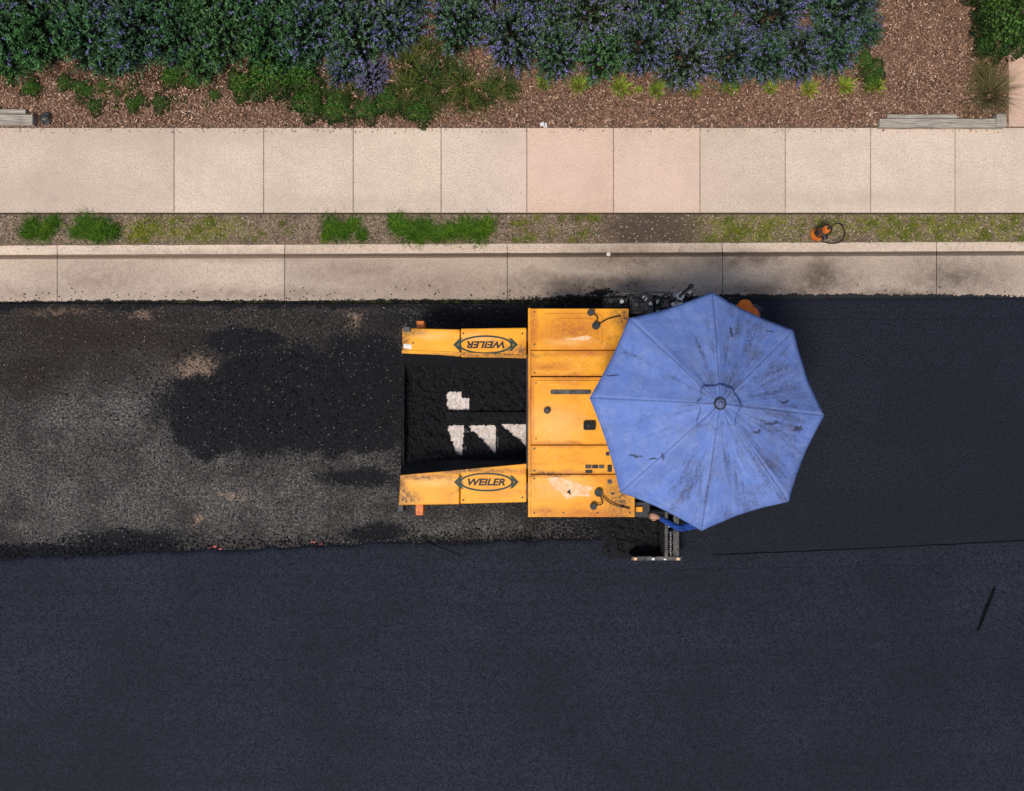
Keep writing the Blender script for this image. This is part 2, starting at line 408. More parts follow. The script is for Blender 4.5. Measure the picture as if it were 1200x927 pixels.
def kerb():
    js=[-2000,-1000,-730,-465,-199,67,333.5,594.5,846.5,1097.5,1352,1610,1870,2900]
    prof=[(286.5,.02),(286.5,.168),(288,.180),(296,.182),(298.6,.176),(300.2,.150),(301.8,.085),(304,.066),(330,.058),(351.5,.048),(353.5,.036),(353.8,-.04)]
    V=[];F=[];C=[]
    for i in range(len(js)-1):
        n=24; b=len(V); m=len(prof)
        tr=random.uniform(.88,1.08)
        for k in range(n+1):
            px=js[i]+(js[i+1]-js[i])*k/n
            dx=.0045 if k==0 else (-.0045 if k==n else 0)
            sh=-4.5*min(max(px,0),1200)/1200
            for q,(py,z) in enumerate(prof):
                j=mnoise.noise(Vector((px*.08,q*.7,0)))*.5 if 2<=q<=7 else (mnoise.noise(Vector((px*.15,q,3)))*.8 if q>=9 else 0)
                v=P(px,py+sh+j,z); v.x+=dx; V.append(v)
        for k in range(n):
            for q in range(m-1):
                a=b+k*m+q; F.append([a,a+1,a+m+1,a+m]); C.append((tr,)*3 if q>6 else ((.36*tr,.33*tr,.31*tr) if q in(4,5,6) else ((.5,.45,.4) if q<2 else (1.3*tr,1.28*tr,1.25*tr))))  # kerb face and back edge darkened in the vertex colour: painted shadow lines
        F.append([b+q for q in range(m)][::-1]); C.append((.3,.3,.3)); F.append([b+n*m+q for q in range(m)]); C.append((.3,.3,.3))
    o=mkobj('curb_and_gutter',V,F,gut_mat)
    bm=bmesh.new(); bm.from_mesh(o.data); bmesh.ops.recalc_face_normals(bm,faces=bm.faces); bm.to_mesh(o.data); bm.free()
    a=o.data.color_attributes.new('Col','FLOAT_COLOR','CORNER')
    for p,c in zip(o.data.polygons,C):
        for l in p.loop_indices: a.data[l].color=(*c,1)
kerb()
rough_grid('mulch_bed',-250,1450,-190,149,.185,mulch,.035,.06)
slabs('garden_path',[(P(1181,0,.2).x,P(1290,0,.2).x,P(0,148.5,.2).y,P(0,-30,.2).y,.05,.235,(1,1,1)),(P(1181,0,.2).x,P(1290,0,.2).x,P(0,-31,.2).y,P(0,-190,.2).y,.05,.235,(.95,.95,.95))],path_mat)

def scatter_chips():
    n=80000
    px=RG.uniform(-150,1181,n); py=RG.uniform(-80,149.5,n)
    stray=RG.random(n)<.004; py[stray]=RG.uniform(150,156,stray.sum())
    z=.195+RG.random(n)*.04; z[stray]=.194
    k=S*(H-z)/H; X=(px-600)*k; Y=(463.5-py)*k
    L=RG.uniform(.010,.046,n); W=RG.uniform(.005,.014,n)
    a=RG.uniform(0,math.pi,n); t=RG.normal(0,.3,n)
    d=np.stack([np.cos(a)*np.cos(t),np.sin(a)*np.cos(t),np.sin(t)*.6],1); s=np.stack([-np.sin(a),np.cos(a),RG.normal(0,.3,n)],1)
    p=np.stack([X,Y,z],1)
    l=(L/2)[:,None]*d; w=(W/2)[:,None]*s
    Q=np.stack([p-l-w,p+l-w*.7,p+l+w*.8,p-l+w],1)
    pal=np.array([(.36,.205,.13),(.21,.112,.07),(.10,.052,.033),(.52,.36,.255),(.28,.155,.098),(.04,.022,.015)])
    C=pal[RG.choice(6,n,p=[.24,.22,.18,.12,.15,.09])]*RG.uniform(.75,1.2,n)[:,None]
    quadmesh('bark_chips',Q,C,chipm)
scatter_chips()
def pebbles(name,n,fx,fy,z,sz,pal,mat):
    Q=[];C=[]
    px=fx(n); py=fy(n,px)
    for i in range(n):
        s=RG.uniform(*sz); c=np.array(P(px[i],py[i],z)); c[2]+=s*.3
        a=RG.uniform(0,6.28); ca,sa=math.cos(a),math.sin(a)
        e=np.array([(-1,-1,-1),(1,-1,-1),(1,1,-1),(-1,1,-1),(-.6,-.6,1),(.7,-.6,1),(.6,.7,1),(-.6,.5,1)])*s*.5*RG.uniform(.6,1.2,(8,3))
        e=np.stack([e[:,0]*ca-e[:,1]*sa,e[:,0]*sa+e[:,1]*ca,e[:,2]*.7],1)+c
        for f in ((4,5,6,7),(0,1,5,4),(1,2,6,5),(2,3,7,6),(3,0,4,7)): Q.append(e[list(f)])
        col=np.array(pal[RG.integers(len(pal))])*RG.uniform(.7,1.2); C+=[col]*5
    return quadmesh(name,np.array(Q),np.array(C),mat)
pebbles('verge_gravel',2600,lambda n:RG.uniform(-20,1220,n),lambda n,x:RG.uniform(252,286,n),.172,(.008,.022),[(.34,.26,.18),(.17,.125,.085),(.46,.38,.30),(.06,.045,.035)],chipm)
def crx(n):
    return np.concatenate([RG.normal(335,95,n//3),RG.uniform(-10,1210,n//3),RG.uniform(-10,720,n-2*(n//3))])
def cry(n,x):
    k=n//3
    return np.concatenate([RG.normal(465,52,k),np.where(x[k:2*k]>790,351,354)-np.abs(RG.normal(0,2.5,k))+1.5,654-x[2*k:]*.03-np.abs(RG.normal(0,9,n-2*k))])
pebbles('loose_asphalt',6500,crx,cry,.004,(.008,.028),[(.004,.004,.006),(.008,.008,.011),(.013,.013,.017)],chipm)
pebbles('loose_gravel',6500,lambda n:RG.uniform(-10,700,n),lambda n,x:RG.uniform(358,640,n),.003,(.006,.020),[(.07,.064,.058),(.12,.108,.096),(.02,.018,.017),(.20,.178,.155),(.05,.046,.042)],chipm)
pebbles('gutter_crumbs',340,lambda n:np.concatenate([RG.uniform(0,1200,n//2),RG.normal(720,50,n-n//2)]),lambda n,x:351-np.abs(RG.normal(0,8,n)),.058,(.006,.022),[(.012,.011,.012),(.03,.02,.016)],chipm)

# ------------------------------------------------------------ plants
def unit(a): return a/np.maximum(np.linalg.norm(a,axis=-1,keepdims=True),1e-6)
def leafq(p,d,w,l,up=None):
    n=len(p)
    if up is None: up=unit(RG.normal(0,1,(n,3))+np.array([0,0,1.2]))
    s=unit(np.cross(d,up)); w=np.broadcast_to(np.asarray(w),(n,))[:,None]; l=np.broadcast_to(np.asarray(l),(n,))[:,None]
    return np.stack([p,p+d*l*.45+s*w/2,p+d*l,p+d*l*.45-s*w/2],1)
def catmint(rad=.5,ht=.5,N=330,flower=.6,seed=1,green=(.035,.075,.045)):
    th=RG.uniform(0,2*math.pi,N); rho=np.sqrt(RG.random(N))
    lump=1+.18*np.sin(th*3+seed)+.1*np.sin(th*7+seed*2)
    out=np.stack([np.cos(th),np.sin(th),np.zeros(N)],1)
    base=out*(rho*rad*.70*lump)[:,None]; base[:,2]=ht*.25+ht*.45*(1-rho**2)+RG.normal(0,.03,N)
    d=out*(rho*1.35)[:,None]+np.array([0,0,1.0])*(1.1-rho*.8)[:,None]+RG.normal(0,.22,(N,3)); d=unit(d)
    L=RG.uniform(.14,.34,N)*(rad/.5)
    isf=RG.random(N)<flower
    vary=RG.uniform(.55,1.35,N)
    Qs=[];Cs=[]
    g=np.array(green)
    for k in range(8):
        t=k/7
        pos=base+d*(L*t)[:,None]
        fl=isf&(k>=4)
        for r in range(3):
            ld=unit(unit(RG.normal(0,1,(N,3)))*1.0+d*.55)
            w=np.where(fl,.021,.028*(1-.35*t)); l=np.where(fl,.031,.062*(1-.4*t))*RG.uniform(.7,1.3,N)
            Qs.append(leafq(pos,ld,w,l))
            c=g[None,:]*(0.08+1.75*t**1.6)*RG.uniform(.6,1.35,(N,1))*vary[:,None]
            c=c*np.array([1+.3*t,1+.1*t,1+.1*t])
            fc=np.array([.155,.145,.36])*RG.uniform(.4,1.35,(N,1))+np.array([.015,.02,.01])
            Cs.append(np.where(fl[:,None],fc,c))
    n=500; th=RG.uniform(0,6.283,n); r=np.sqrt(RG.random(n))*rad*.8
    p=np.stack([r*np.cos(th),r*np.sin(th),RG.uniform(.02,ht*.45,n)*(1.1-r/rad)],1)
    Qs.append(leafq(p,unit(RG.normal(0,1,(n,3))+[0,0,.3]),.035,.08)); Cs.append(g*RG.uniform(.08,.32,(n,1)))
    return np.concatenate(Qs),np.concatenate(Cs)
cm_mesh=[]
for i,(fl,gr) in enumerate([(.10,(.032,.088,.034)),(.26,(.036,.086,.042)),(.42,(.042,.080,.046)),(.03,(.030,.090,.026)),(.85,(.045,.065,.055))]):
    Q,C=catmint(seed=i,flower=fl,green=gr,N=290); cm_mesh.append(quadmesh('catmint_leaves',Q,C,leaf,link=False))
def put(name,me,px,py,sc=1.0,z=.19,sz=1.0,sx=1.0):
    o=bpy.data.objects.new(name,me); COL.objects.link(o)
    o.location=P(px,py,z); o.rotation_euler=(0,0,random.uniform(0,6.28)); o.scale=(sc*sx,sc,sc*sz); return o
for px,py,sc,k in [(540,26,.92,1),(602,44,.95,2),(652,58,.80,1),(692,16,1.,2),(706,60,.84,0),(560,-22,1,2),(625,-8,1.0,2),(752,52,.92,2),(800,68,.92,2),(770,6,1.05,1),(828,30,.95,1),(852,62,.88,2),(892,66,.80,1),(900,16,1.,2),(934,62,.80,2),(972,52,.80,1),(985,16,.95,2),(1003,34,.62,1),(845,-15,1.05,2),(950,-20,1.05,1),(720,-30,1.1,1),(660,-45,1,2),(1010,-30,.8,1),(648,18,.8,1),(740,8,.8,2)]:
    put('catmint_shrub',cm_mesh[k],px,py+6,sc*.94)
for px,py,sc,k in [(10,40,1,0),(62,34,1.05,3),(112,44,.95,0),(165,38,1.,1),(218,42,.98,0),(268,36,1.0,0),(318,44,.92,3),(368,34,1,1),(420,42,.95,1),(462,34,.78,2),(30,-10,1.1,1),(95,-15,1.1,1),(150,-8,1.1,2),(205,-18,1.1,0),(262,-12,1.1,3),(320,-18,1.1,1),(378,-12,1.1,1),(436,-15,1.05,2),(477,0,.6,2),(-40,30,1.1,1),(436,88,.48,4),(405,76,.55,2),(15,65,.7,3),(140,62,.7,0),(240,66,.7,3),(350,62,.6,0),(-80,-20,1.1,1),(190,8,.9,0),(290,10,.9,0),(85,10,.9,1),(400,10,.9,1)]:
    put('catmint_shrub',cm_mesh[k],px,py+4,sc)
def bushy(rad,ht,N,ls,pal):
    th=RG.uniform(0,6.283,N); r=np.sqrt(RG.random(N)); lump=1+.22*np.sin(th*3+1)+.16*np.sin(th*5+r*3)
    cl=np.sin(th*4+r*9)*np.cos(th*3-r*14)
    zz=ht*(1-r**2*.85)*RG.uniform(.35,1,N)*(1+.18*cl)
    p=np.stack([np.cos(th)*r*rad*lump,np.sin(th)*r*rad*lump,zz],1)
    p+=RG.normal(0,.02,(N,3))
    keep=(cl>-.45)|(RG.random(N)<.45); p=p[keep]; th=th[keep]; r=r[keep]; zz=zz[keep]; cl=cl[keep]; N=len(p)
    d=unit(np.stack([np.cos(th)*r,np.sin(th)*r,np.full(N,.25)],1)+RG.normal(0,.6,(N,3)))
    up=unit(RG.normal(0,.5,(N,3))+[0,0,1])
    l=RG.uniform(.6,1.2,N)*ls
    Q=leafq(p,d,l*.6,l,up)
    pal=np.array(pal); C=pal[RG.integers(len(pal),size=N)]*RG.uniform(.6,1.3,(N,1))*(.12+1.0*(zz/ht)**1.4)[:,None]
    return Q,C
gpal=[(.045,.14,.014),(.07,.18,.02),(.03,.10,.012),(.11,.21,.03)]
Q,C=bushy(.5,.35,2600,.055,gpal); bush_me=quadmesh('bush_leaves',Q,C,leaf,link=False)
Q,C=bushy(.6,.9,2600,.085,[(.045,.12,.016),(.07,.155,.022),(.11,.19,.04),(.02,.055,.012)]); big_me=quadmesh('bush_leaves_large',Q,C,leaf,link=False)
for px,py,sc in [(318,92,.75),(285,100,.45),(355,90,.6),(362,122,.5),(395,128,.5),(205,88,.34),(190,122,.30),(455,120,.45),(1022,86,.38),(1020,98,.26),(1012,72,.3),(492,132,.42),(430,130,.4),(96,104,.28),(122,102,.22),(225,96,.26)]:
    put('green_shrub',bush_me,px,py,sc)
for px,py,sc in [(1164,42,.58),(1196,12,.85),(1158,8,.52),(1194,54,.36),(1150,56,.24),(1222,45,.6),(1140,-22,.5)]:
    put('leafy_bush',big_me,px,py,sc)
def blades(N,r0,length,width,spread,pal,seg=3,droop=.6,gauss=0):
    th=RG.uniform(0,6.283,N); rr=np.abs(RG.normal(0,gauss,N))*r0 if gauss else np.sqrt(RG.random(N))*r0
    p=np.stack([np.cos(th)*rr,np.sin(th)*rr,np.zeros(N)],1)
    ta=th+RG.normal(0,.7 if not gauss else 1.4,N); tilt=np.abs(RG.normal(spread,.25,N))
    out=np.stack([np.cos(ta),np.sin(ta),np.zeros(N)],1); side=np.stack([-np.sin(ta),np.cos(ta),RG.normal(0,.3,N)],1)
    L=RG.uniform(.5,1.2,N)*length; W=RG.uniform(.7,1.2,N)*width
    pal=np.array(pal); base=pal[RG.integers(len(pal),size=N)]*RG.uniform(.6,1.3,(N,1))
    Qs=[];Cs=[];cur=p
    for s in range(seg):
        an=tilt+droop*s/seg*1.3
        nx=cur+(out*np.sin(an)[:,None]+np.array([0,0,1])*np.cos(an)[:,None])*(L/seg)[:,None]
        w0=W*(1-s/seg*.8); w1=W*(1-(s+1)/seg*.85)
        Qs.append(np.stack([cur-side*w0[:,None]/2,cur+side*w0[:,None]/2,nx+side*w1[:,None]/2,nx-side*w1[:,None]/2],1))
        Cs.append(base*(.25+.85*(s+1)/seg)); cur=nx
    return np.concatenate(Qs),np.concatenate(Cs)
Q,C=blades(130,.10,.34,.013,.75,[(.035,.080,.010),(.055,.10,.014),(.10,.11,.022),(.022,.048,.008)]); lily=quadmesh('daylily_leaves',Q,C,leaf,link=False)
for px,py,sc in [(478,78,1),(500,95,1),(520,108,.95),(545,100,1),(570,112,.95),(520,80,.9),(548,122,.8),(590,100,.9),(500,125,.8),(478,108,.9),(600,112,.5),(380,118,.7),(470,128,.6),(505,60,.7),(415,112,.7)]:
    put('daylily',lily,px,py,sc)
Q,C=blades(90,.03,.17,.018,.75,[(.22,.29,.02),(.29,.33,.035),(.15,.22,.02)],droop=.4); rose=quadmesh('liriope_leaves',Q,C,leaf,link=False)
for px,py,sc in [(637,99,.9),(678,101,1.05),(727,104,1.2),(768,107,.95),(813,106,.9),(855,103,1),(902,104,.85),(947,105,1.05),(990,102,1.05),(1028,102,.8),(775,100,.5),(1016,104,.5),(748,106,.5)]:
    put('liriope_plant',rose,px,py,sc)
Q,C=blades(420,.08,.50,.006,.65,[(.08,.10,.025),(.16,.13,.055),(.22,.14,.08),(.05,.08,.015)],droop=.9); orn=quadmesh('ornamental_grass_blades',Q,C,leaf,link=False)
put('ornamental_grass',orn,1158,112,1.0); put('ornamental_grass',orn,1150,90,.6)
gp=[(.045,.13,.007),(.08,.19,.012),(.03,.08,.006),(.14,.22,.02)]
tufts=[]
for i in range(3):
    Q,C=blades(850,.20,.13,.009,.6,gp,seg=2,gauss=.52); tufts.append(quadmesh('grass_blades',Q,C,leaf,link=False))
Q,C=blades(120,.16,.07,.010,.8,[(.15,.20,.012),(.22,.23,.025),(.09,.14,.012)],seg=2,gauss=.55); moss=quadmesh('low_grass_blades',Q,C,leaf,link=False)
for i,(px,py,sc) in enumerate([(40,267,.95),(54,272,.9),(62,262,.7),(33,274,.6),(102,265,.95),(118,269,1),(134,272,.8),(90,273,.6),(112,276,.7),(390,268,.9),(404,272,.8),(414,263,.7),(424,276,.6),(383,277,.5),(468,266,.9),(484,272,1),(500,268,.8),(512,276,.7),(528,272,.85),(545,268,1),(560,273,1),(570,266,.8),(462,259,.5),(492,280,.6)]):
    put('grass_tuft',tufts[i%3],px,py,sc*.92,z=.165,sx=random.uniform(.8,1.3))
for i in range(170):
    px=random.choice([random.uniform(822,950),random.uniform(985,1200),random.uniform(1060,1200),random.uniform(822,1200),random.uniform(150,260),random.uniform(600,700),random.uniform(240,380)]); 
    put('low_weed',moss,px,random.uniform(254,284),random.uniform(.2,.7),z=.166)
put('low_weed',moss,170,270,1.3,z=.166); put('low_weed',moss,182,267,1.1,z=.166); put('low_weed',moss,164,274,1.1,z=.166)
for i in range(50):
    px=random.choice([random.uniform(0,260),random.uniform(60,160),random.uniform(260,420)]); put('garden_weed',random.choice([moss,bush_me,lily]),px,random.uniform(94,128),random.uniform(.12,.32))

# ------------------------------------------------------------ bed edging, litter
tb=empty('timber_edging',P(1105,141,.2))
box('board_lower',1031,139,1176,149,.1,.30,timber,tb,.006); box('board_upper',1040,134,1122,138.6,.1,.26,timber,tb,.006)
box('end_post',1168,133,1180,148.5,.1,.33,timber,tb,.006)
tb=empty('timber_edging',P(10,138,.2))
box('board',-160,134,38,146,.1,.30,timber,tb,.006); box('board_back',-160,128,30,133.5,.1,.26,timber,tb,.006)
rk=bpy.data.meshes.new('garden_rock'); bm=bmesh.new(); bmesh.ops.create_icosphere(bm,subdivisions=3,radius=.085)
for v in bm.verts: v.co*=1+mnoise.noise(v.co*14)*.35; v.co.z*=.7
bm.to_mesh(rk); bm.free(); rk.materials.append(darkgrey); o=bpy.data.objects.new('garden_rock',rk); COL.objects.link(o); o.location=P(54,139,.22)
cup=empty('paper_cup',P(635,146,.24))
lathe('cup_body',[(.001,0),(.028,.002),(.036,.06),(.038,.062),(.034,.055),(.001,.01)],P(633,146,.24),white,cup,16,axis=(.9,.1,.25))
box('cup_lid',637,144,641,149,.2,.235,white,cup,.003)
ml=empty('paint_marking',(0,0,0))
pk=simple('marking_paint',(.22,.03,.03),(.45,.14,.13),.8,.1,0,40)
for i,(x,y,w,h) in enumerate([(243,642,5,1.6),(249,640,5,2),(256,643,4,1.5),(364,635,6,1.5),(373,637,5,1.4)]):
    mkobj('paint_dash_%d'%i,[P(x,y,.010),P(x+w,y-.7,.010),P(x+w*.8,y+h,.010),P(x+1,y+h,.010)],[[0,3,2,1]],pk,ml)
tube('steel_rod',[P(494,634,.05),P(515,643,.07),P(545,653,.06),P(544,634,.09)],.006,blackm,None,6)
st=M('survey_nail',.5,.4,col=(.5,.45,.4)).m
cyl('survey_nail',P(713,298,.182),.03,.012,st,None,14)

# ------------------------------------------------------------ fire hydrant with hose
hb=P(957,275,.165); hy=empty('fire_hydrant',hb)
lathe('barrel',[(.001,0),(.095,0),(.095,.03),(.068,.04),(.062,.10),(.060,.34),(.074,.36),(.074,.39),(.060,.41),(.052,.46),(.03,.50),(.001,.51)],hb,orange,hy)
cyl('top_nut',hb+Vector((0,0,.505)),.022,.045,blackm,hy,5)
cyl('nozzle_a',hb+Vector((0,0,.30)),.034,.12,blackm,hy,14,axis=(1,.3,0)); cyl('nozzle_b',hb+Vector((0,0,.30)),.034,.12,blackm,hy,14,axis=(-1,-.3,0))
cyl('pumper_cap',hb+Vector((0,0,.28)),.045,.12,blackm,hy,14,axis=(.3,-1,0))
lathe('black_band',[(.062,0),(.080,.004),(.080,.03),(.062,.034)],hb+Vector((0,0,.40)),blackm,hy)
lathe('black_band_lower',[(.062,0),(.072,.004),(.072,.04),(.062,.044)],hb+Vector((0,0,.14)),blackm,hy)
tube('hose',[hb+Vector(v) for v in [(.10,.05,.30),(.20,.12,.22),(.34,.13,.06),(.40,.02,.02),(.34,-.10,.02),(.20,-.13,.02),(.08,-.10,.02)]],.009,rubber,hy,8,sm=6)

# ------------------------------------------------------------ paver
pv=empty('asphalt_paver',P(640,485,0))
ZB=1.38; ZW=1.22
box('chassis',622,372,735,598,.35,1.30,blackm,pv,.02)
box('front_frame',598,425,621,545,.30,.55,blackm,pv,.02)
box('rear_chassis',735,376,800,592,.30,.98,blackm,pv,.02)
def panel(name,x0,y0,x1,y1,z1=ZB,mat=yellow,z0=1.25,bev=.010): return box(name,x0,y0,x1,y1,z0,z1,mat,pv,bev)
panel('hood_front',621,361.5,737,410); panel('hood_mid',621,410.7,731,440.5,z1=ZB-.006)
panel('hood_centre',621,441.7,722,521,z1=ZB-.004); panel('hood_low',621,521.8,726,555.3,z1=ZB-.008); panel('hood_rear',621,556.1,744,606)
def rrect(x0,y0,x1,y1,r,n=4):
    pts=[]
    for cx,cy,a0 in ((x1-r,y0+r,-90),(x1-r,y1-r,0),(x0+r,y1-r,90),(x0+r,y0+r,180)):
        for k in range(n+1):
            a=math.radians(a0+90*k/n); pts.append((cx+r*math.cos(a),cy+r*math.sin(a)))
    return pts
prism('hatch',rrect(634,367,706,406,6),ZB-.02,ZB+.010,yellow,pv,.006)
prism('hatch_inner',rrect(645,373,700,401,10),ZB,ZB+.018,yellow,pv,.006)
prism('centre_cover',rrect(625,446,713,517,3),ZB-.02,ZB+.010,yellow,pv,.006)
prism('slot',rrect(645,456.5,693,462,2.2),ZB,ZB+.016,darkgrey,pv,.002)
prism('slot2',rrect(698,457,712,461,1.8),ZB,ZB+.016,darkgrey,pv,.002)
box('edge_trim',619,361,622,606,1.2,ZB+.012,yellow,pv,.004)
mkobj('peeled_area',[P(x,y,ZB+.003) for x,y in [(640,560),(652,559),(668,563),(681,568),(696,571),(690,576),(692,582),(676,581),(664,585),(657,577),(649,571)]],[list(range(10,-1,-1))],peel,pv)
mkobj('decal_arrow',[P(x,y,ZB+.006) for x,y in [(664,577),(668,573),(669,580)]],[[0,2,1]],blackink,pv)
mkobj('peeled_area_hood',[P(x,y,ZB+.0195) for x,y in [(660,398),(688,393),(694,395),(688,399)]],[[0,3,2,1]],peel,pv)
for i,(x,y,w,h) in enumerate([(686,545,7,4),(694,545,7,4),(702,545,6,4),(686,551,8,3.5),(712,562,5,5),(728,592,4,3),(716,577,4,3),(712,545,5,8),(710,530,4,4)]):
    box('label_%d'%i,x,y,x+w,y+h,ZB-.02,ZB+.006 ,blackink if i%2 else darkgrey,pv,.001)
for i,(x,y) in enumerate([(626,366),(626,404),(731,366),(727,436),(626,437),(626,526),(626,552),(626,561),(626,601),(738,601),(710,450),(710,513),(628,449),(628,514),(700,601),(660,601),(721,526)]):
    cyl('bolt_%d'%i,P(x,y,ZB-.012),.011,.028,darkgrey,pv,6,bevel=0)
cyl('filler_cap',P(641,481,ZB),.045,.05,blackm,pv,16); cyl('filler_cap_top',P(641,481,ZB+.05),.022,.02,darkgrey,pv,12)
prism('latch_box',rrect(684,493.5,698,504,2),ZB,ZB+.06,rubber,pv,.006); cyl('latch_knob',P(690,499,ZB+.06),.02,.025,blackm,pv,10)
cyl('lamp_a',P(692,366.5,ZB),.045,.08,blackm,pv,16); cyl('lamp_b',P(698,382,ZB),.052,.07,blackm,pv,16)
cyl('lamp_c',P(695,593,ZB),.045,.08,blackm,pv,16); cyl('lamp_d',P(701,577,ZB),.052,.07,blackm,pv,16)
tube('lamp_cable_a',[P(692,366,ZB+.05),P(700,372,ZB+.07),P(697,382,ZB+.06),P(712,374,ZB+.05),P(727,370,ZB+.03)],.008,rubber,pv,6,sm=5)
tube('lamp_cable_b',[P(695,592,ZB+.05),P(706,590,ZB+.07),P(702,577,ZB+.06),P(716,590,ZB+.05),P(738,596,ZB+.03)],.008,rubber,pv,6,sm=5)
cyl('exhaust_pipe',P(732,455,ZB-.1),.04,.35,darkgrey,pv,16)
def wing(nm,outer): prism(nm,outer,.55,ZW,yellow,pv,.016)
wing('hopper_wing_a',[(471,384.5),(539,386),(539,418),(472,412)])
wing('hopper_wing_a_rear',[(540,385),(617,384),(617,419.5),(540,418.5)])
wing('hopper_wing_b',[(469,561),(538.5,553),(538.5,591),(467,592)])
wing('hopper_wing_b_rear',[(539.5,552.5),(617,546),(617,588.5),(539.5,590.5)])
for nm,pts in (('wing_lip_a',[(471,410),(617,416),(617,420),(471,414)]),('wing_lip_b',[(469,557),(617,543.5),(617,548),(469,562)])):
    prism(nm,pts,ZW-.08,ZW+.012,yellow,pv,.004)
for i,(x0,y0,x1,y1) in enumerate([(488,376,497,386),(487,590,496,604),(466,588,473,600)]):
    box('wing_foot_%d'%i,x0,y0,x1,y1,.7,1.0,orange if i<2 else blackm,pv,.008)
box('wing_latch_a',472,383,481,389,ZW-.1,ZW+.03,darkgrey,pv,.006); box('hinge_a',613,386,621,400,.8,ZW-.02,blackm,pv,.006); box('hinge_b',613,565,621,585,.8,ZW-.02,blackm,pv,.006)
for i,(x,y) in enumerate([(484,402),(476,588),(612,391),(612,583),(543,391),(543,586)]): cyl('wing_bolt_%d'%i,P(x,y,ZW-.01),.012,.025,blackm,pv,6,bevel=0)
mkobj('wing_label',[P(x,y,ZW+.004) for x,y in [(473,403),(482,404),(482,409),(473,408)]],[[0,3,2,1]],white,pv)
hopm=M('hopper_mix',.8,.25); hg=hopm.noise(30,3,.85); hopm.color(hopm.ramp(hg,[(.35,(.002,.002,.0025)),(.58,(.007,.007,.009)),(.75,(.035,.035,.042))])); hopm.bump(hg,1,.025)
def slope(nm,a,b,c,d): mkobj(nm,[P(*a),P(*b),P(*c),P(*d)],[[0,1,2,3]],hopm.m,pv)
slope('hopper_side_a',(471,414,ZW-.02),(471,432,.6),(618,432,.6),(618,420,ZW-.02))
slope('hopper_side_b',(471,538,.6),(469,557,ZW-.02),(618,543,ZW-.02),(618,538,.6))
box('hopper_rear_wall',617,415,622,550,.5,1.25,blackm,pv,.004)
box('hopper_floor',470,405,620,562,.38,.50,blackm,pv,.01)
V=[];F=[]
for i in range(21):
    py=415+ (562-415)*i/20; bow=3.2*math.sin(math.pi*i/20)
    for dx,z in ((4,.86),(0,.82),(-1,.50),(2,.35)): V.append(P(472-bow*.3+dx*.6,py,z)+Vector((mnoise.noise(Vector((i*.6,z*5,0)))*.008,0,0)))
for i in range(20):
    for k in range(3): a=i*4+k; F.append([a,a+1,a+5,a+4])
mkobj('apron_flap',V,F,rubber,pv,smooth=True)
PZ=.56
for i,pts in enumerate([[(523,459),(550,459),(550,481),(523,481)],[(523,498),(544,498),(544,534),(523,534)],[(548,498),(581,498),(581,534),(548,534)],[(585,497),(618,497),(618,534),(585,534)]]):
    mkobj('conveyor_plate_%d'%i,[P(x,y,PZ) for x,y in pts],[[0,3,2,1]],plate,pv)
box('chain_guard',523,484,618,495,.5,.64,hopm.m,pv,.012)
for i,x in enumerate((545.5,583)): box('slat_%d'%i,x-1.2,497,x+1.2,535,.5,PZ+.03,blackm,pv,.002)
def heap():
    V=[];F=[];nx,ny=150,134
    def intri(p,a,b,c):
        def s(p,q,r): return (p[0]-r[0])*(q[1]-r[1])-(q[0]-r[0])*(p[1]-r[1])
        d=(s(p,a,b),s(p,b,c),s(p,c,a)); return all(v<=0 for v in d) or all(v>=0 for v in d)
    tris=[((548,499),(581,498),(581,533)),((585,497),(619,497),(619,524)),((524,499),(544,498),(541,534)),((524,499),(534,531),(541,534))]
    def clear(px,py):
        q=(px,py)
        if 524<px<549.5 and 459<py<480.5 and not (px>541 and py<467): return True
        return any(intri(q,*t) for t in tris)
    for j in range(ny+1):
        for i in range(nx+1):
            px=470+150*i/nx; py=418+134*j/ny
            jx=px+mnoise.noise(Vector((px*.3,py*.3,3)))*2.0; jy=py+mnoise.noise(Vector((px*.3,py*.3,8)))*2.0
            n=mnoise.fractal(Vector((px*.10,py*.10,0)),.7,2,5)
            n2=mnoise.noise(Vector((px*.6,py*.6,2)))*.018
            left=max(0,(520-px)/50); side=max(0,(abs(py-485)-40)/32)
            z=.60+.12*left+.22*side**1.3+n*.05+n2
            if 482<py<497 and px>522: z=.665+n*.02+n2
            if clear(jx,jy): z=.50
            V.append(P(px,py,z) if z>.52 else P(px,py,.50))
    for j in range(ny):
        for i in range(nx):
            k=j*(nx+1)+i; F.append([k,k+nx+1,k+nx+2,k+1])
    mkobj('hopper_asphalt',V,F,hopm.m,pv,smooth=False)
heap()
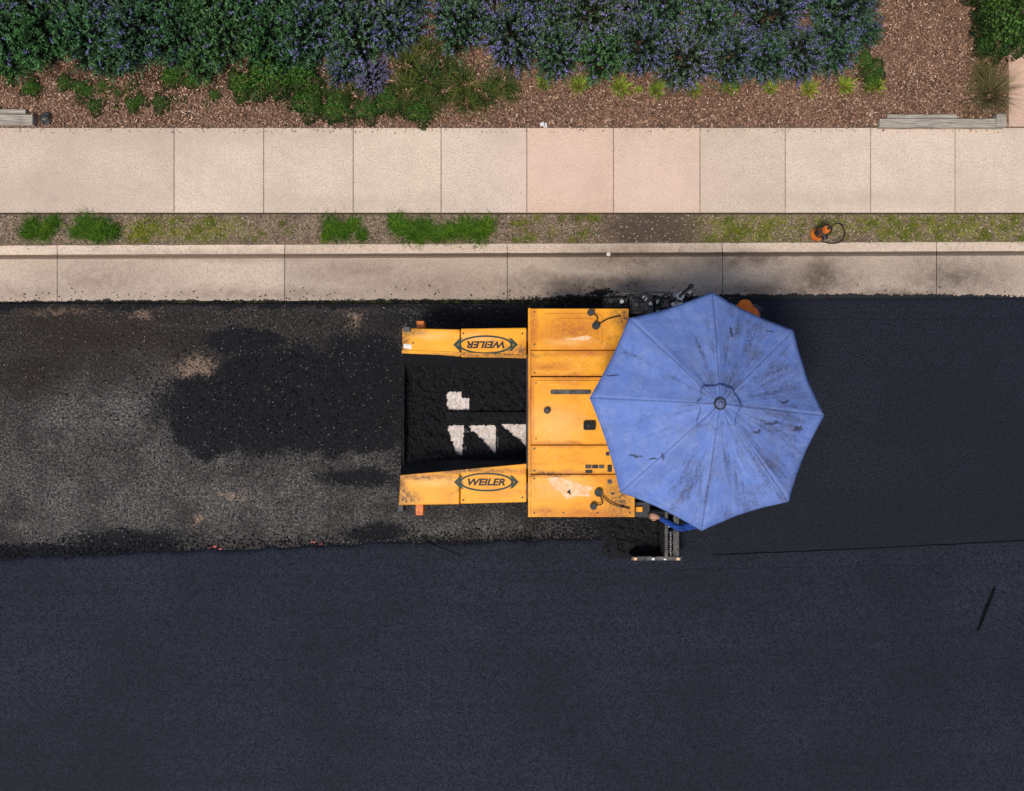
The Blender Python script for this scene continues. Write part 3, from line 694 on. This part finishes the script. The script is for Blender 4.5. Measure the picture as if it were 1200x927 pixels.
def logo(cx,cy,flip):
    z=ZW+.004; sgn=-1 if flip else 1
    V=[];F=[];n=56
    for k in range(n):
        a=2*math.pi*k/n; c,s_=math.cos(a),math.sin(a)
        V.append(P(cx+32*c,cy+11*s_,z)); V.append(P(cx+29*c,cy+9.0*s_,z))
    for k in range(n): a=2*k; b=2*((k+1)%n); F.append([a,b,b+1,a+1])
    mkobj('logo_ring',V,F,greenink,pv)
    for sx in (-1,1):
        mkobj('logo_point',[P(cx+sx*x,cy+y,z+.001) for x,y in [(27,-8),(31,-7),(38,0),(31,7),(27,8),(33,0)]],[[0,1,2,5],[5,2,3,4]],greenink,pv)
    cu=bpy.data.curves.new('logo_text','FONT'); cu.body='WEILER'; cu.shear=.25; cu.offset=.035; cu.size=1; cu.align_x='CENTER'; cu.align_y='CENTER'; cu.extrude=.0
    to=bpy.data.objects.new('tmp',cu); COL.objects.link(to); bpy.context.view_layer.update()
    dg=bpy.context.evaluated_depsgraph_get(); me=bpy.data.meshes.new_from_object(to.evaluated_get(dg)); bpy.data.objects.remove(to)
    xs=[v.co.x for v in me.vertices]; ys=[v.co.y for v in me.vertices]; k=S*(H-z)/H
    w=max(xs)-min(xs); h=max(ys)-min(ys); mx=(max(xs)+min(xs))/2; my=(max(ys)+min(ys))/2; c=P(cx,cy,z)
    for v in me.vertices:
        x=(v.co.x-mx)/w*44*k*sgn; y=(v.co.y-my)/h*8.2*k*sgn; v.co=Vector((c.x+x,c.y+y,z+.001))
    me.materials.clear(); me.materials.append(blackink)
    o=bpy.data.objects.new('logo_lettering',me); COL.objects.link(o); setpar(o,pv)
logo(569,404,True); logo(570,565,False)
def track(nm,py):
    y0=P(0,py,.3).y; x0=P(575,0,.3).x; x1=P(728,0,.3).x; r=.27; w=.32
    path=[]
    for k in range(13): a=math.pi/2+math.pi*k/12; path.append((x0+r*math.cos(a),r+.005+r*math.sin(a)))
    for k in range(1,16): path.append((x0+(x1-x0)*k/16,.005))
    for k in range(13): a=-math.pi/2+math.pi*k/12; path.append((x1+r*math.cos(a),r+.005+r*math.sin(a)))
    for k in range(1,16): path.append((x1-(x1-x0)*k/16,2*r+.005))
    V=[];F=[];n=len(path)
    cx=(x0+x1)/2; cz=r
    for i,(x,z) in enumerate(path):
        rr=1.0 if i%2 else .955
        X=cx+(x-cx)*(1 if abs(x-cx)<(x1-x0)/2 else rr); Z=cz+(z-cz)*rr
        V+=[(X,y0-w/2,Z),(X,y0+w/2,Z)]
    for i in range(n): a=2*i;b=2*((i+1)%n); F.append([a,b,b+1,a+1])
    F.append([2*i for i in range(n)]); F.append([2*i+1 for i in range(n)][::-1])
    mkobj(nm,V,F,rubber,pv)
    for k in range(5):
        xx=x0+(x1-x0)*k/4; cyl(nm+'_roller_%d'%k,(xx,y0-w/2-.02,r),.17 if k in(0,4) else .10,w+.04,darkgrey,pv,18,axis=(0,1,0))
track('crawler_track_a',402); track('crawler_track_b',566)
for y0 in (440,510): cyl('push_roller',P(480,y0,.30)+Vector((0,-.25,0)),.065,.5,darkgrey,pv,16,axis=(0,1,0))
box('operator_deck',735,385,805,588,.99,1.04,darkgrey,pv,.01)
box('console',742,440,762,535,.95,1.42,blackm,pv,.03)
for y in (455,520):
    box('seat_base',778,y-14,800,y+14,.95,1.25,blackm,pv,.02); box('seat_cushion',776,y-17,802,y+17,1.25,1.36,rubber,pv,.03); box('seat_back',800,y-16,806,y+16,1.3,1.75,rubber,pv,.02)
cyl('steering_column',P(764,487,1.35),.02,.12,blackm,pv,10,axis=(.5,0,1))
box('screed_body',805,372,845,604,.07,.42,blackm,pv,.02); box('screed_plate_top',800,366,850,606,.40,.46,darkgrey,pv,.01); box('screed_walkway',852,378,866,600,.25,.29,darkgrey,pv,.006)
for y in (372,600): tube('screed_arm',[P(700,y,.75),P(760,y,.62),P(815,y,.45)],.045,blackm,pv,8)
cyl('auger_shaft',P(790,378,.25),.035,2.55,darkgrey,pv,12,axis=(0,-1,0))
V=[];F=[]
c0=P(790,378,.25)
for k in range(121):
    a=k*.35; yy=c0.y-2.5*k/120
    V+=[(c0.x,yy,.25),(c0.x+.17*math.cos(a),yy,.25+.17*math.sin(a))]
for k in range(120): F.append([2*k,2*k+1,2*k+3,2*k+2])
mkobj('auger_flight',V,F,darkgrey,pv)
box('side_box_a',708,349,737,361,.7,.98,blackm,pv,.01); box('side_box_b',738,345,766,368,.6,1.05,darkgrey,pv,.012); box('side_box_c',767,348,792,374,.5,.95,blackm,pv,.012)
box('side_box_d',740,350,750,364,1.05,1.12,blackm,pv,.008); box('valve_block',775,351,785,360,.95,1.05,darkgrey,pv,.006); box('side_plate',712,343,734,347,.85,.9,darkgrey,pv,.004)
for i,(x,y,r,z,mt) in enumerate([(755,350,.040,1.05,silver),(762,356,.028,1.05,silver),(757,362,.034,1.05,darkgrey),(771,354,.035,.95,silver),(788,357,.030,.95,silver),(728,354,.03,.98,silver),(716,354,.024,.98,darkgrey),(745,357,.035,1.12,darkgrey),(770,366,.024,.95,silver),(780,367,.03,.95,darkgrey),(733,366,.02,1.0,darkgrey)]):
    cyl('fitting_%d'%i,P(x,y,z),r,.04+.02*(i%3),mt,pv,12)
for i in range(8):
    x=708+i*10.5; tube('hydraulic_hose_%d'%i,[P(x,358,.95),P(x+4,350+i%3*2,1.12),P(x+10,345+i%2*4,1.14),P(x+17,354,1.06)],.011,[rubber,darkgrey,blackm][i%3],pv,7,sm=5)
tube('side_rail',[P(708,347,1.0),P(740,343,1.10),P(782,343,1.10),P(788,350,1.0)],.010,darkgrey,pv,8,sm=4)
cyl('crank_post',P(797,349,.4),.022,.75,silver,pv,12); cyl('crank_disc',P(797,347,1.13),.055,.03,silver,pv,16)
tube('crank_arm',[P(797,347,1.17),P(803,341,1.19),P(808,337,1.21)],.018,blackm,pv,8); cyl('crank_knob',P(809,336,1.19),.036,.06,blackm,pv,12)
cyl('crank_nut',P(797,347,1.16),.024,.03,darkgrey,pv,6); box('crank_bracket',789,345,800,362,.85,.95,silver,pv,.006)
tube('crank_cable',[P(790,350,1.1),P(797,354,1.16),P(806,350,1.16),P(812,343,1.1)],.007,rubber,pv,6,sm=5)
box('rear_bracket',742,588,762,606,.7,1.18,blackm,pv,.01); box('rear_tab',745,594,753,600,1.1,1.22,yellow,pv,.006)
box('endgate_arm',779,600,783,655,.10,.62,darkgrey,pv,.006); box('endgate_arm_inner',789,600,796,652,.10,.52,darkgrey,pv,.006)
box('endgate_plate',740,652,799,657,.06,.48,darkgrey,pv,.006); box('endgate_step',783,612,789,618,.3,.6,silver,pv,.004)
for i,y in enumerate((622,634,645)): box('endgate_rung_%d'%i,783,y,789,y+3,.3,.55,blackm,pv,.003)
for i,(x,mt) in enumerate([(743,peel),(764,silver),(778,silver),(793,peel)]): box('endgate_pin_%d'%i,x,653.5,x+3.5,656.6,.4,.52,mt,pv,.004)
tube('endgate_spring',[P(786+1.5*math.cos(k*1.1),624+k*.45,.58+.02*math.sin(k*1.1)) for k in range(60)],.006,silver,pv,5)
V=[];F=[];nx,ny=46,34
for j in range(ny+1):
    for i in range(nx+1):
        px=704+76*i/nx; py=598+58*j/ny
        e=min(1,min(i,nx-i)/6)*min(1,(ny-j)/5); V.append(P(px+mnoise.noise(Vector((i*.3,j*.3,1)))*1.5,py+mnoise.noise(Vector((i*.3,j*.3,5)))*1.5,.01+e*(.14+.05*mnoise.fractal(Vector((px*.12,py*.12,4)),.8,2,4))))
for j in range(ny):
    for i in range(nx):
        k=j*(nx+1)+i; F.append([k,k+nx+1,k+nx+2,k+1])
mkobj('auger_mix_pile',V,F,hopm.m,pv)
box('control_pod',748,597,764,607,.85,1.08,blackm,pv,.012); tube('control_grip',[P(760,602,1.08),P(760,602,1.19)],.014,rubber,pv,8)
tube('control_post',[P(752,600,.4),P(752,600,.9)],.022,blackm,pv,8)

# ------------------------------------------------------------ umbrella
um=empty('umbrella',P(843,473,1.0)); ZR=2.60; ZA=3.30
rim=[P(x,y,ZR) for x,y in [(835,342),(930,387),(966,487),(924,588),(822,622),(727,577),(691,466),(737,373)]]
apex=P(843,473,ZA)
def umat():
    m=M('umbrella_fabric',.85,.12)
    wv=m.noise(1.6,5,.7,vec=m.uv,stretch=(1.6,.8,1)); fine=m.noise(38,3,.75); cl=m.noise(3,5,.7,dist=.5)
    c=m.mix(m.rng(cl,.35,.68),(.105,.175,.44),(.145,.215,.48))
    pt=m.rng(m.noise(5,5,.8,off=(5,3,0),dist=.6),.50,.58,0,.42); c=m.mix(pt,c,(.19,.245,.45))
    pt2=m.rng(m.noise(11,5,.8,off=(1,3,5)),.54,.62,0,.42); c=m.mix(pt2,c,(.088,.125,.29))
    c=m.mix(m.rng(wv,.50,.70,0,.45),c,(.080,.110,.25))
    sep=m.n.new('ShaderNodeSeparateXYZ'); m.l.new(m.uv,sep.inputs[0]); U,T=sep.outputs[0],sep.outputs[1]
    sd=m.noise(1.0,6,.8,vec=m.uv,stretch=(5.0,1.6,1),off=(2.3,.4,0))
    side=m.blobs([(885,540,70,60),(900,490,60,50),(880,410,44,60),(820,560,40,30),(850,460,60,55)],soft=.9,amp=.3,scale=2,z=2.8)
    brown=m.math('MULTIPLY',side,m.rng(m.noise(3.5,5,.75,off=(8,2,2)),.44,.66,0,.5)); c=m.mix(brown,c,(.12,.11,.13))
    dirt=m.rng(m.math('ADD',sd,m.math('MULTIPLY',side,.12)),.57,.70,0,.75)
    c=m.mix(m.math('MULTIPLY',dirt,m.rng(fine,.36,.58,.08,1)),c,(.040,.036,.042))
    spots=m.blobs([(746,534,8,2),(763,538,6,2),(773,534,3,5),(900,496,14,2.5),(934,503,9,4),(905,388,5,2),(856,388,3,8),(880,505,8,2),(915,470,10,1.5),(860,350,8,3),(720,440,10,2)],soft=.7,amp=.14,scale=9,z=2.75)
    sf=m.rng(m.math('ADD',spots,m.math('MULTIPLY',m.math('SUBTRACT',m.noise(20,4,.75),.5),1.8)),.55,.8,0,.8)
    c=m.mix(sf,c,(.028,.028,.036))
    fr=m.math('FRACT',U); dd=m.math('MULTIPLY',m.math('MINIMUM',fr,m.math('SUBTRACT',1.0,fr)),T)
    c=m.mix(m.rng(dd,.004,.010,.3,0),c,(.065,.09,.21))
    c=m.mix(m.math('MULTIPLY',m.rng(dd,.014,.02,0,1),m.rng(dd,.02,.032,.25,0)),c,(.20,.26,.48))
    hem=m.math('MULTIPLY',m.rng(T,.955,.962,0,1),m.rng(T,.966,.972,1,0)); c=m.mix(m.math('MULTIPLY',hem,.3),c,(.06,.08,.19))
    m.color(c); m.bump(m.math('ADD',m.noise(5,3,.6),m.math('MULTIPLY',m.noise(1.6,2,.5,vec=m.uv,stretch=(4,1,1)),.8)),.4,.03)
    t=m.n.new('ShaderNodeBsdfTranslucent'); m.l.new(c,t.inputs[0]); x=m.n.new('ShaderNodeMixShader'); x.inputs[0].default_value=.10
    m.l.new(m.b.outputs[0],x.inputs[1]); m.l.new(t.outputs[0],x.inputs[2]); m.l.new(x.outputs[0],m.n['Material Output'].inputs[0])
    return m.m
fab=umat()
def canopy(nm,t_in,t_out,lift,nu=14,nt=26,conc=.022,amp=.010,wob=0.0):
    V=[];F=[];UV=[]
    W=nu+1
    for i in range(8):
        a=rim[i]; b=rim[(i+1)%8]
        for k in range(nt+1):
            t=t_in+(t_out-t_in)*k/nt
            for j in range(W):
                u=j/nu; r=a.lerp(b,u); s=max(0,math.sin(math.pi*u))
                r=apex+(r-apex)*(1-conc*s)
                tt=t
                if wob:
                    ang=(i+u)%8; tt=t*(1+wob*mnoise.noise(Vector((math.cos(ang*math.pi/4)*2.2,math.sin(ang*math.pi/4)*2.2,5)))*k/nt)
                p=apex+(r-apex)*tt
                p.z=ZA-(ZA-ZR)*(tt**1.18)-.045*(s**.7)*tt*(1.15-tt*.3)+lift
                p.z+=mnoise.noise(Vector((i*3.1+u*4,t*3,lift*50)))*amp*4*t*s+mnoise.noise(Vector((p.x*9,p.y*9,0)))*amp*s
                V.append(p); UV.append((i+u,t))
        o=i*(nt+1)*W
        for k in range(nt):
            for j in range(nu):
                q=o+k*W+j; F.append([q,q+W,q+W+1,q+1])
    ob=mkobj(nm,V,F,fab,um,smooth=True)
    uvl=ob.data.uv_layers.new(name='UVMap')
    for l in ob.data.loops: uvl.data[l.index].uv=UV[l.vertex_index]
    sm=ob.modifiers.new('thick','SOLIDIFY'); sm.thickness=.003
    return ob
canopy('canopy',.10,1.0,0)
canopy('vent_cap',.02,.185,.035,nu=8,nt=8,conc=.03,amp=.016,wob=.35)
lathe('finial',[(.001,.05),(.018,.05),(.022,.03),(.03,.02),(.05,.015),(.055,.0),(.055,-.03)],apex+Vector((0,0,.045)),simple('finial_plastic',(.05,.065,.13),(.12,.15,.26),.5,.4),um,24)
lathe('finial_ring',[(.058,-.01),(.066,.0),(.070,-.005),(.070,-.02)],apex+Vector((0,0,.045)),blackm,um,24)
pc=apex.copy(); tube('pole',[(pc.x,pc.y,.45),(pc.x,pc.y,ZA)],.025,darkgrey,um,12)
for i in range(8):
    r=rim[i]; tube('rib_%d'%i,[(apex.x,apex.y,ZA-.06)]+[ (apex.x+(r.x-apex.x)*t,apex.y+(r.y-apex.y)*t,ZA-(ZA-ZR)*t**1.18-.03) for t in (.25,.5,.75,.985)],.008,darkgrey,um,6)
    m_=(apex.x+(r.x-apex.x)*.5,apex.y+(r.y-apex.y)*.5,ZA-(ZA-ZR)*.5**1.18-.035)
    tube('strut_%d'%i,[(apex.x,apex.y,2.45),m_],.007,darkgrey,um,6)
cyl('pole_hub',(pc.x,pc.y,2.41),.045,.09,blackm,um,14)
box('pole_clamp',835,466,851,481,.2,.5,blackm,pv,.01)

# ------------------------------------------------------------ people
skin=simple('skin',(.28,.14,.085),(.38,.21,.135),.55,.35,0,20)
hair=simple('hair',(.012,.008,.006),(.03,.02,.015),.6,.3)
denim=simple('work_trousers',(.018,.022,.035),(.04,.048,.07),.85,.1,0,30)
boot=simple('boot_leather',(.03,.018,.01),(.08,.05,.03),.6,.3)
def shirt(name,c1,c2,plaid=None):
    m=M(name,.85,.12); c=m.ramp(m.noise(9,4,.7,dist=.8),[(.35,c1),(.65,c2)])
    if plaid:
        w=m.n.new('ShaderNodeTexWave'); w.inputs['Scale'].default_value=9; w.bands_direction='X'; m.l.new(m.co,w.inputs[0])
        w2=m.n.new('ShaderNodeTexWave'); w2.inputs['Scale'].default_value=9; w2.bands_direction='Y'; m.l.new(m.co,w2.inputs[0])
        c=m.mix(m.rng(w.outputs[1],.6,.8,0,.7),c,plaid); c=m.mix(m.rng(w2.outputs[1],.6,.8,0,.6),c,plaid)
    m.color(c); m.bump(m.noise(14,4,.6,dist=1.5),.6,.02); return m.m
blue_shirt=shirt('blue_shirt',(.01,.035,.20),(.02,.08,.36),(.006,.012,.04)); orange_shirt=shirt('orange_shirt',(.50,.10,.015),(.66,.17,.03))
eyew=M('eye_white',.3,.5,col=(.8,.8,.78)).m; eyed=M('iris',.2,.5,col=(.02,.012,.008)).m
lips=M('lips',.5,.3,col=(.22,.07,.06)).m
def person(J,face,mats,hat,parent):
    names=[n for n in J if n!='head']; idx={n:i for i,n in enumerate(names)}
    E=[('pelvis','waist'),('waist','chest'),('chest','neck0'),('neck0','neck1'),('chest','shL'),('shL','elL'),('elL','wrL'),('chest','shR'),('shR','elR'),('elR','wrR'),
       ('pelvis','hipL'),('hipL','knL'),('knL','anL'),('anL','toL'),('pelvis','hipR'),('hipR','knR'),('knR','anR'),('anR','toR')]
    rad=dict(pelvis=.145,waist=.135,chest=.155,neck0=.075,neck1=.055,shL=.078,shR=.078,elL=.050,elR=.050,wrL=.034,wrR=.034,hipL=.105,hipR=.105,knL=.068,knR=.068,anL=.045,anR=.045,toL=.040,toR=.040)
    me=bpy.data.meshes.new('body'); me.from_pydata([tuple(J[n]) for n in names],[(idx[a],idx[b]) for a,b in E],[])
    ob=bpy.data.objects.new('tmpbody',me); COL.objects.link(ob)
    sk=ob.modifiers.new('skin','SKIN'); sk.use_smooth_shade=True
    for i,n in enumerate(names):
        d=me.skin_vertices[0].data[i]; d.radius=(rad[n],rad[n]); d.use_root=(n=='pelvis')
    ss=ob.modifiers.new('sub','SUBSURF'); ss.levels=2; ss.render_levels=2
    bpy.context.view_layer.update(); dg=bpy.context.evaluated_depsgraph_get()
    nm=bpy.data.meshes.new_from_object(ob.evaluated_get(dg)); bpy.data.objects.remove(ob)
    nm.name='body'; nm.materials.clear()
    for m in (mats[0],mats[1],boot,skin): nm.materials.append(m)
    cls={}
    for e in E:
        c=0
        if e[1] in('hipL','hipR','knL','knR','anL','anR'): c=1
        if e[1] in('toL','toR'): c=2
        if e[1]=='neck1': c=3
        cls[e]=c
    for p in nm.polygons:
        c=Vector(p.center); best=9;bc=0
        for e in E:
            a,b=Vector(J[e[0]]),Vector(J[e[1]]); ab=b-a; t=max(0,min(1,(c-a).dot(ab)/ab.dot(ab))); d=(c-(a+ab*t)).length-.5*(rad[e[0]]*(1-t)+rad[e[1]]*t)
            if d<best:
                best=d;bc=cls[e]
                if e[1] in('wrL','wrR') and t>.93: bc=3
                if e==('pelvis','waist') and t<.35: bc=1
        p.material_index=bc; p.use_smooth=True
    b=bpy.data.objects.new('body',nm); COL.objects.link(b); setpar(b,parent)
    f=Vector(face).normalized(); up=Vector((0,0,1)); up=(up-f*f.dot(up)).normalized(); s=up.cross(f)
    hc=Vector(J['head'])
    bm=bmesh.new(); bmesh.ops.create_uvsphere(bm,u_segments=40,v_segments=28,radius=1)
    for v in bm.verts:
        x,y,z=v.co
        w=1-.22*max(0,-z)**1.5
        X=x*.098*(1-.06*max(0,-z)); Y=y*.076*w; Z=z*.118
        if x>.3:
            X+=.024*math.exp(-((y/.16)**2+((z+.12)/.17)**2))
            X-=.008*(math.exp(-(((abs(y)-.36)/.16)**2+((z-.05)/.12)**2)))
            X+=.006*math.exp(-((y/.3)**2+((z+.45)/.07)**2))
            X+=.010*math.exp(-((y/.3)**2+((z+.85)/.18)**2))
        v.co=hc+f*X+s*Y+up*Z
    hm=bpy.data.meshes.new('head'); bm.to_mesh(hm); bm.free(); hm.materials.append(skin); hm.materials.append(hair)
    for p in hm.polygons:
        p.use_smooth=True; c=Vector(p.center)-hc; 
        if c.dot(up)>.045 or (c.dot(f)<-.01 and c.dot(up)>-.05): p.material_index=1
    o=bpy.data.objects.new('head',hm); COL.objects.link(o); setpar(o,parent)
    for sg in(-1,1):
        n_='l' if sg>0 else 'r'
        lathe('eye_'+n_,[(.001,.011),(.006,.009),(.010,.004),(.0115,0),(.001,-.011)],hc+f*.080+s*.028*sg+up*.006,eyew,parent,12,axis=f)
        lathe('iris_'+n_,[(.0005,.0118),(.005,.0105),(.0055,.009)],hc+f*.080+s*.028*sg+up*.006,eyed,parent,10,axis=f)
        lathe('ear_'+n_,[(.001,.012),(.014,.016),(.026,.008),(.022,-.004),(.001,-.006)],hc+s*.074*sg-f*.006-up*.004,skin,parent,14,axis=s*sg)
    tube('mouth',[hc+f*.088+s*.022-up*.052,hc+f*.096-up*.053,hc+f*.088-s*.022-up*.052],.0035,lips,parent,6,sm=3)
    if hat is not None:
        lathe('hard_hat',[(.150,.0),(.150,.008),(.118,.012),(.116,.05),(.100,.095),(.065,.125),(.025,.136),(.001,.138)],hc+up*.045,hat,parent,32,axis=up)
        tube('hat_ridge',[hc+up*.10-f*.11,hc+up*.155-f*.07,hc+up*.188,hc+up*.155+f*.07,hc+up*.10+f*.11],.010,hat,parent,8,sm=4)
def hand(nm,wr,d,palmn,parent,side=1,curl=.9):
    d=Vector(d).normalized(); n=Vector(palmn); n=(n-d*n.dot(d)).normalized(); s=d.cross(n)*side; wr=Vector(wr)
    V=[];F=[]
    def add(v,f):
        b=len(V); V.extend(v); F.extend([[i+b for i in q] for q in f])
    rings=[(-.01,.026,.019),(.02,.034,.018),(.06,.042,.016),(.088,.041,.013),(.096,.034,.008)]
    b=len(V); seg=14
    for t,hw,ht in rings:
        for k in range(seg): a=2*math.pi*k/seg; V.append(wr+d*t+s*hw*math.cos(a)+n*ht*math.sin(a))
    for i in range(len(rings)-1):
        for k in range(seg): F.append([b+i*seg+k,b+i*seg+(k+1)%seg,b+(i+1)*seg+(k+1)%seg,b+(i+1)*seg+k])
    F.append([b+k for k in range(seg)][::-1]); F.append([b+(len(rings)-1)*seg+k for k in range(seg)])
    for off,L in ((.030,.072),(.010,.082),(-.010,.076),(-.029,.060)):
        p=wr+d*.085+s*off; pts=[p]; an=.15
        for seglen in (.45,.32,.23):
            an+=curl*.75; p=p+(d*math.cos(an)+n*math.sin(an))*L*seglen; pts.append(p)
        pts=[wr+d*.06+s*off]+pts; add(*tubedata(smoothpts(pts,3),[.0095]*4+[.009]*3+[.0085]*3+[.008]*2+[.0055],8))
    pts=[wr+d*.02+s*.025,wr+d*.045+s*.048+n*.008,wr+d*.068+s*.05+n*.03,wr+d*.082+s*.036+n*.045]
    add(*tubedata(smoothpts(pts,3),[.013]*3+[.0115]*3+[.010]*3+[.006],8))
    mkobj(nm,V,F,skin,parent,smooth=True)
g=.46
w1=empty('construction_worker',P(842,590,g))
J={}
J['pelvis']=P(850,590,.98); J['waist']=P(843,590,1.12); J['chest']=P(830,590,1.33); J['neck0']=P(823,590,1.47); J['neck1']=P(820,590,1.55); J['head']=P(815,590,1.655)
J['shL']=P(821,610,1.40); J['elL']=P(797,620,1.26); J['wrL']=P(771,606,1.22)
J['shR']=P(823,572,1.40); J['elR']=P(808,564,1.15); J['wrR']=P(790,568,1.02)
J['hipL']=P(850,599,.93); J['hipR']=P(850,581,.93); J['knL']=P(846,600,.50); J['knR']=P(852,579,.50); J['anL']=P(846,600,.12); J['anR']=P(846,579,.12); J['toL']=P(832,601,.095); J['toR']=P(832,579,.095)
for k in J:
    if k[:2] in('an','to'): J[k].z+=.41
    if k[:2]=='kn': J[k].z+=.28
for k in ('pelvis','waist','chest','neck0','neck1','head','shR','hipL','hipR'): J[k].z+=.16
J['shL'].z+=.10
person(J,(-1,-.1,-.35),(blue_shirt,denim),simple('white_helmet',(.6,.6,.58),(.8,.8,.78),.35,.5),w1)
hand('hand_l',J['wrL'],(-1,.12,-.15),(0.1,0,-1),w1,1); hand('hand_r',J['wrR'],(-1,0,-.3),(0,0,-1),w1,-1)
w2=empty('construction_worker',P(868,370,.06))
J={}
J['pelvis']=P(882,372,.98); J['waist']=P(878,372,1.12); J['chest']=P(872,372,1.33); J['neck0']=P(868,372,1.47); J['neck1']=P(866,372,1.55); J['head']=P(862,373,1.655)
J['shL']=P(870,389,1.42); J['elL']=P(865,394,1.14); J['wrL']=P(846,390,1.02); J['shR']=P(872,355,1.42); J['elR']=P(868,359,1.14); J['wrR']=P(846,372,1.04)
J['hipL']=P(882,381,.93); J['hipR']=P(882,364,.93); J['knL']=P(878,383,.52); J['knR']=P(885,362,.52); J['anL']=P(882,383,.13); J['anR']=P(892,362,.13); J['toL']=P(868,384,.098); J['toR']=P(878,362,.098)
person(J,(-1,-.1,-.3),(orange_shirt,denim),simple('orange_helmet',(.55,.11,.015),(.66,.17,.03),.35,.5),w2)
hand('hand_l',J['wrL'],(-1,.1,-.3),(0,0,-1),w2,1); hand('hand_r',J['wrR'],(-1,-.1,-.3),(0,0,-1),w2,-1)
tube('screed_handrail',[P(838,366,.45),P(836,366,.98),P(836,400,.98),P(838,400,.45)],.014,blackm,pv,8)

# ------------------------------------------------------------ light, world, camera
el,az=math.radians(66),math.radians(215)
w=bpy.data.worlds.new('World'); scn.world=w; w.use_nodes=True
nt=w.node_tree; bg=nt.nodes['Background']; sk=nt.nodes.new('ShaderNodeTexSky'); sk.sky_type='NISHITA'; sk.sun_disc=False
sk.sun_elevation=el; sk.sun_rotation=az; sk.air_density=1.0; sk.dust_density=2.5
nt.links.new(sk.outputs[0],bg.inputs[0]); bg.inputs[1].default_value=.15
sl=bpy.data.lights.new('sun','SUN'); sl.energy=3.3; sl.angle=math.radians(14); sl.color=(1,.94,.86)
so=bpy.data.objects.new('sun',sl); COL.objects.link(so)
dirv=Vector((math.sin(az)*math.cos(el),math.cos(az)*math.cos(el),math.sin(el)))
so.rotation_euler=dirv.to_track_quat('Z','Y').to_euler(); so.location=dirv*30
cd=bpy.data.cameras.new('camera'); cam=bpy.data.objects.new('camera',cd); COL.objects.link(cam)
cam.location=(0,0,H); cam.rotation_euler=(0,0,0); cd.sensor_width=36; cd.lens=36*H/(1200*S); cd.clip_end=1000
scn.camera=cam
scn.view_settings.view_transform='Standard'; scn.view_settings.look='None'; scn.view_settings.exposure=0
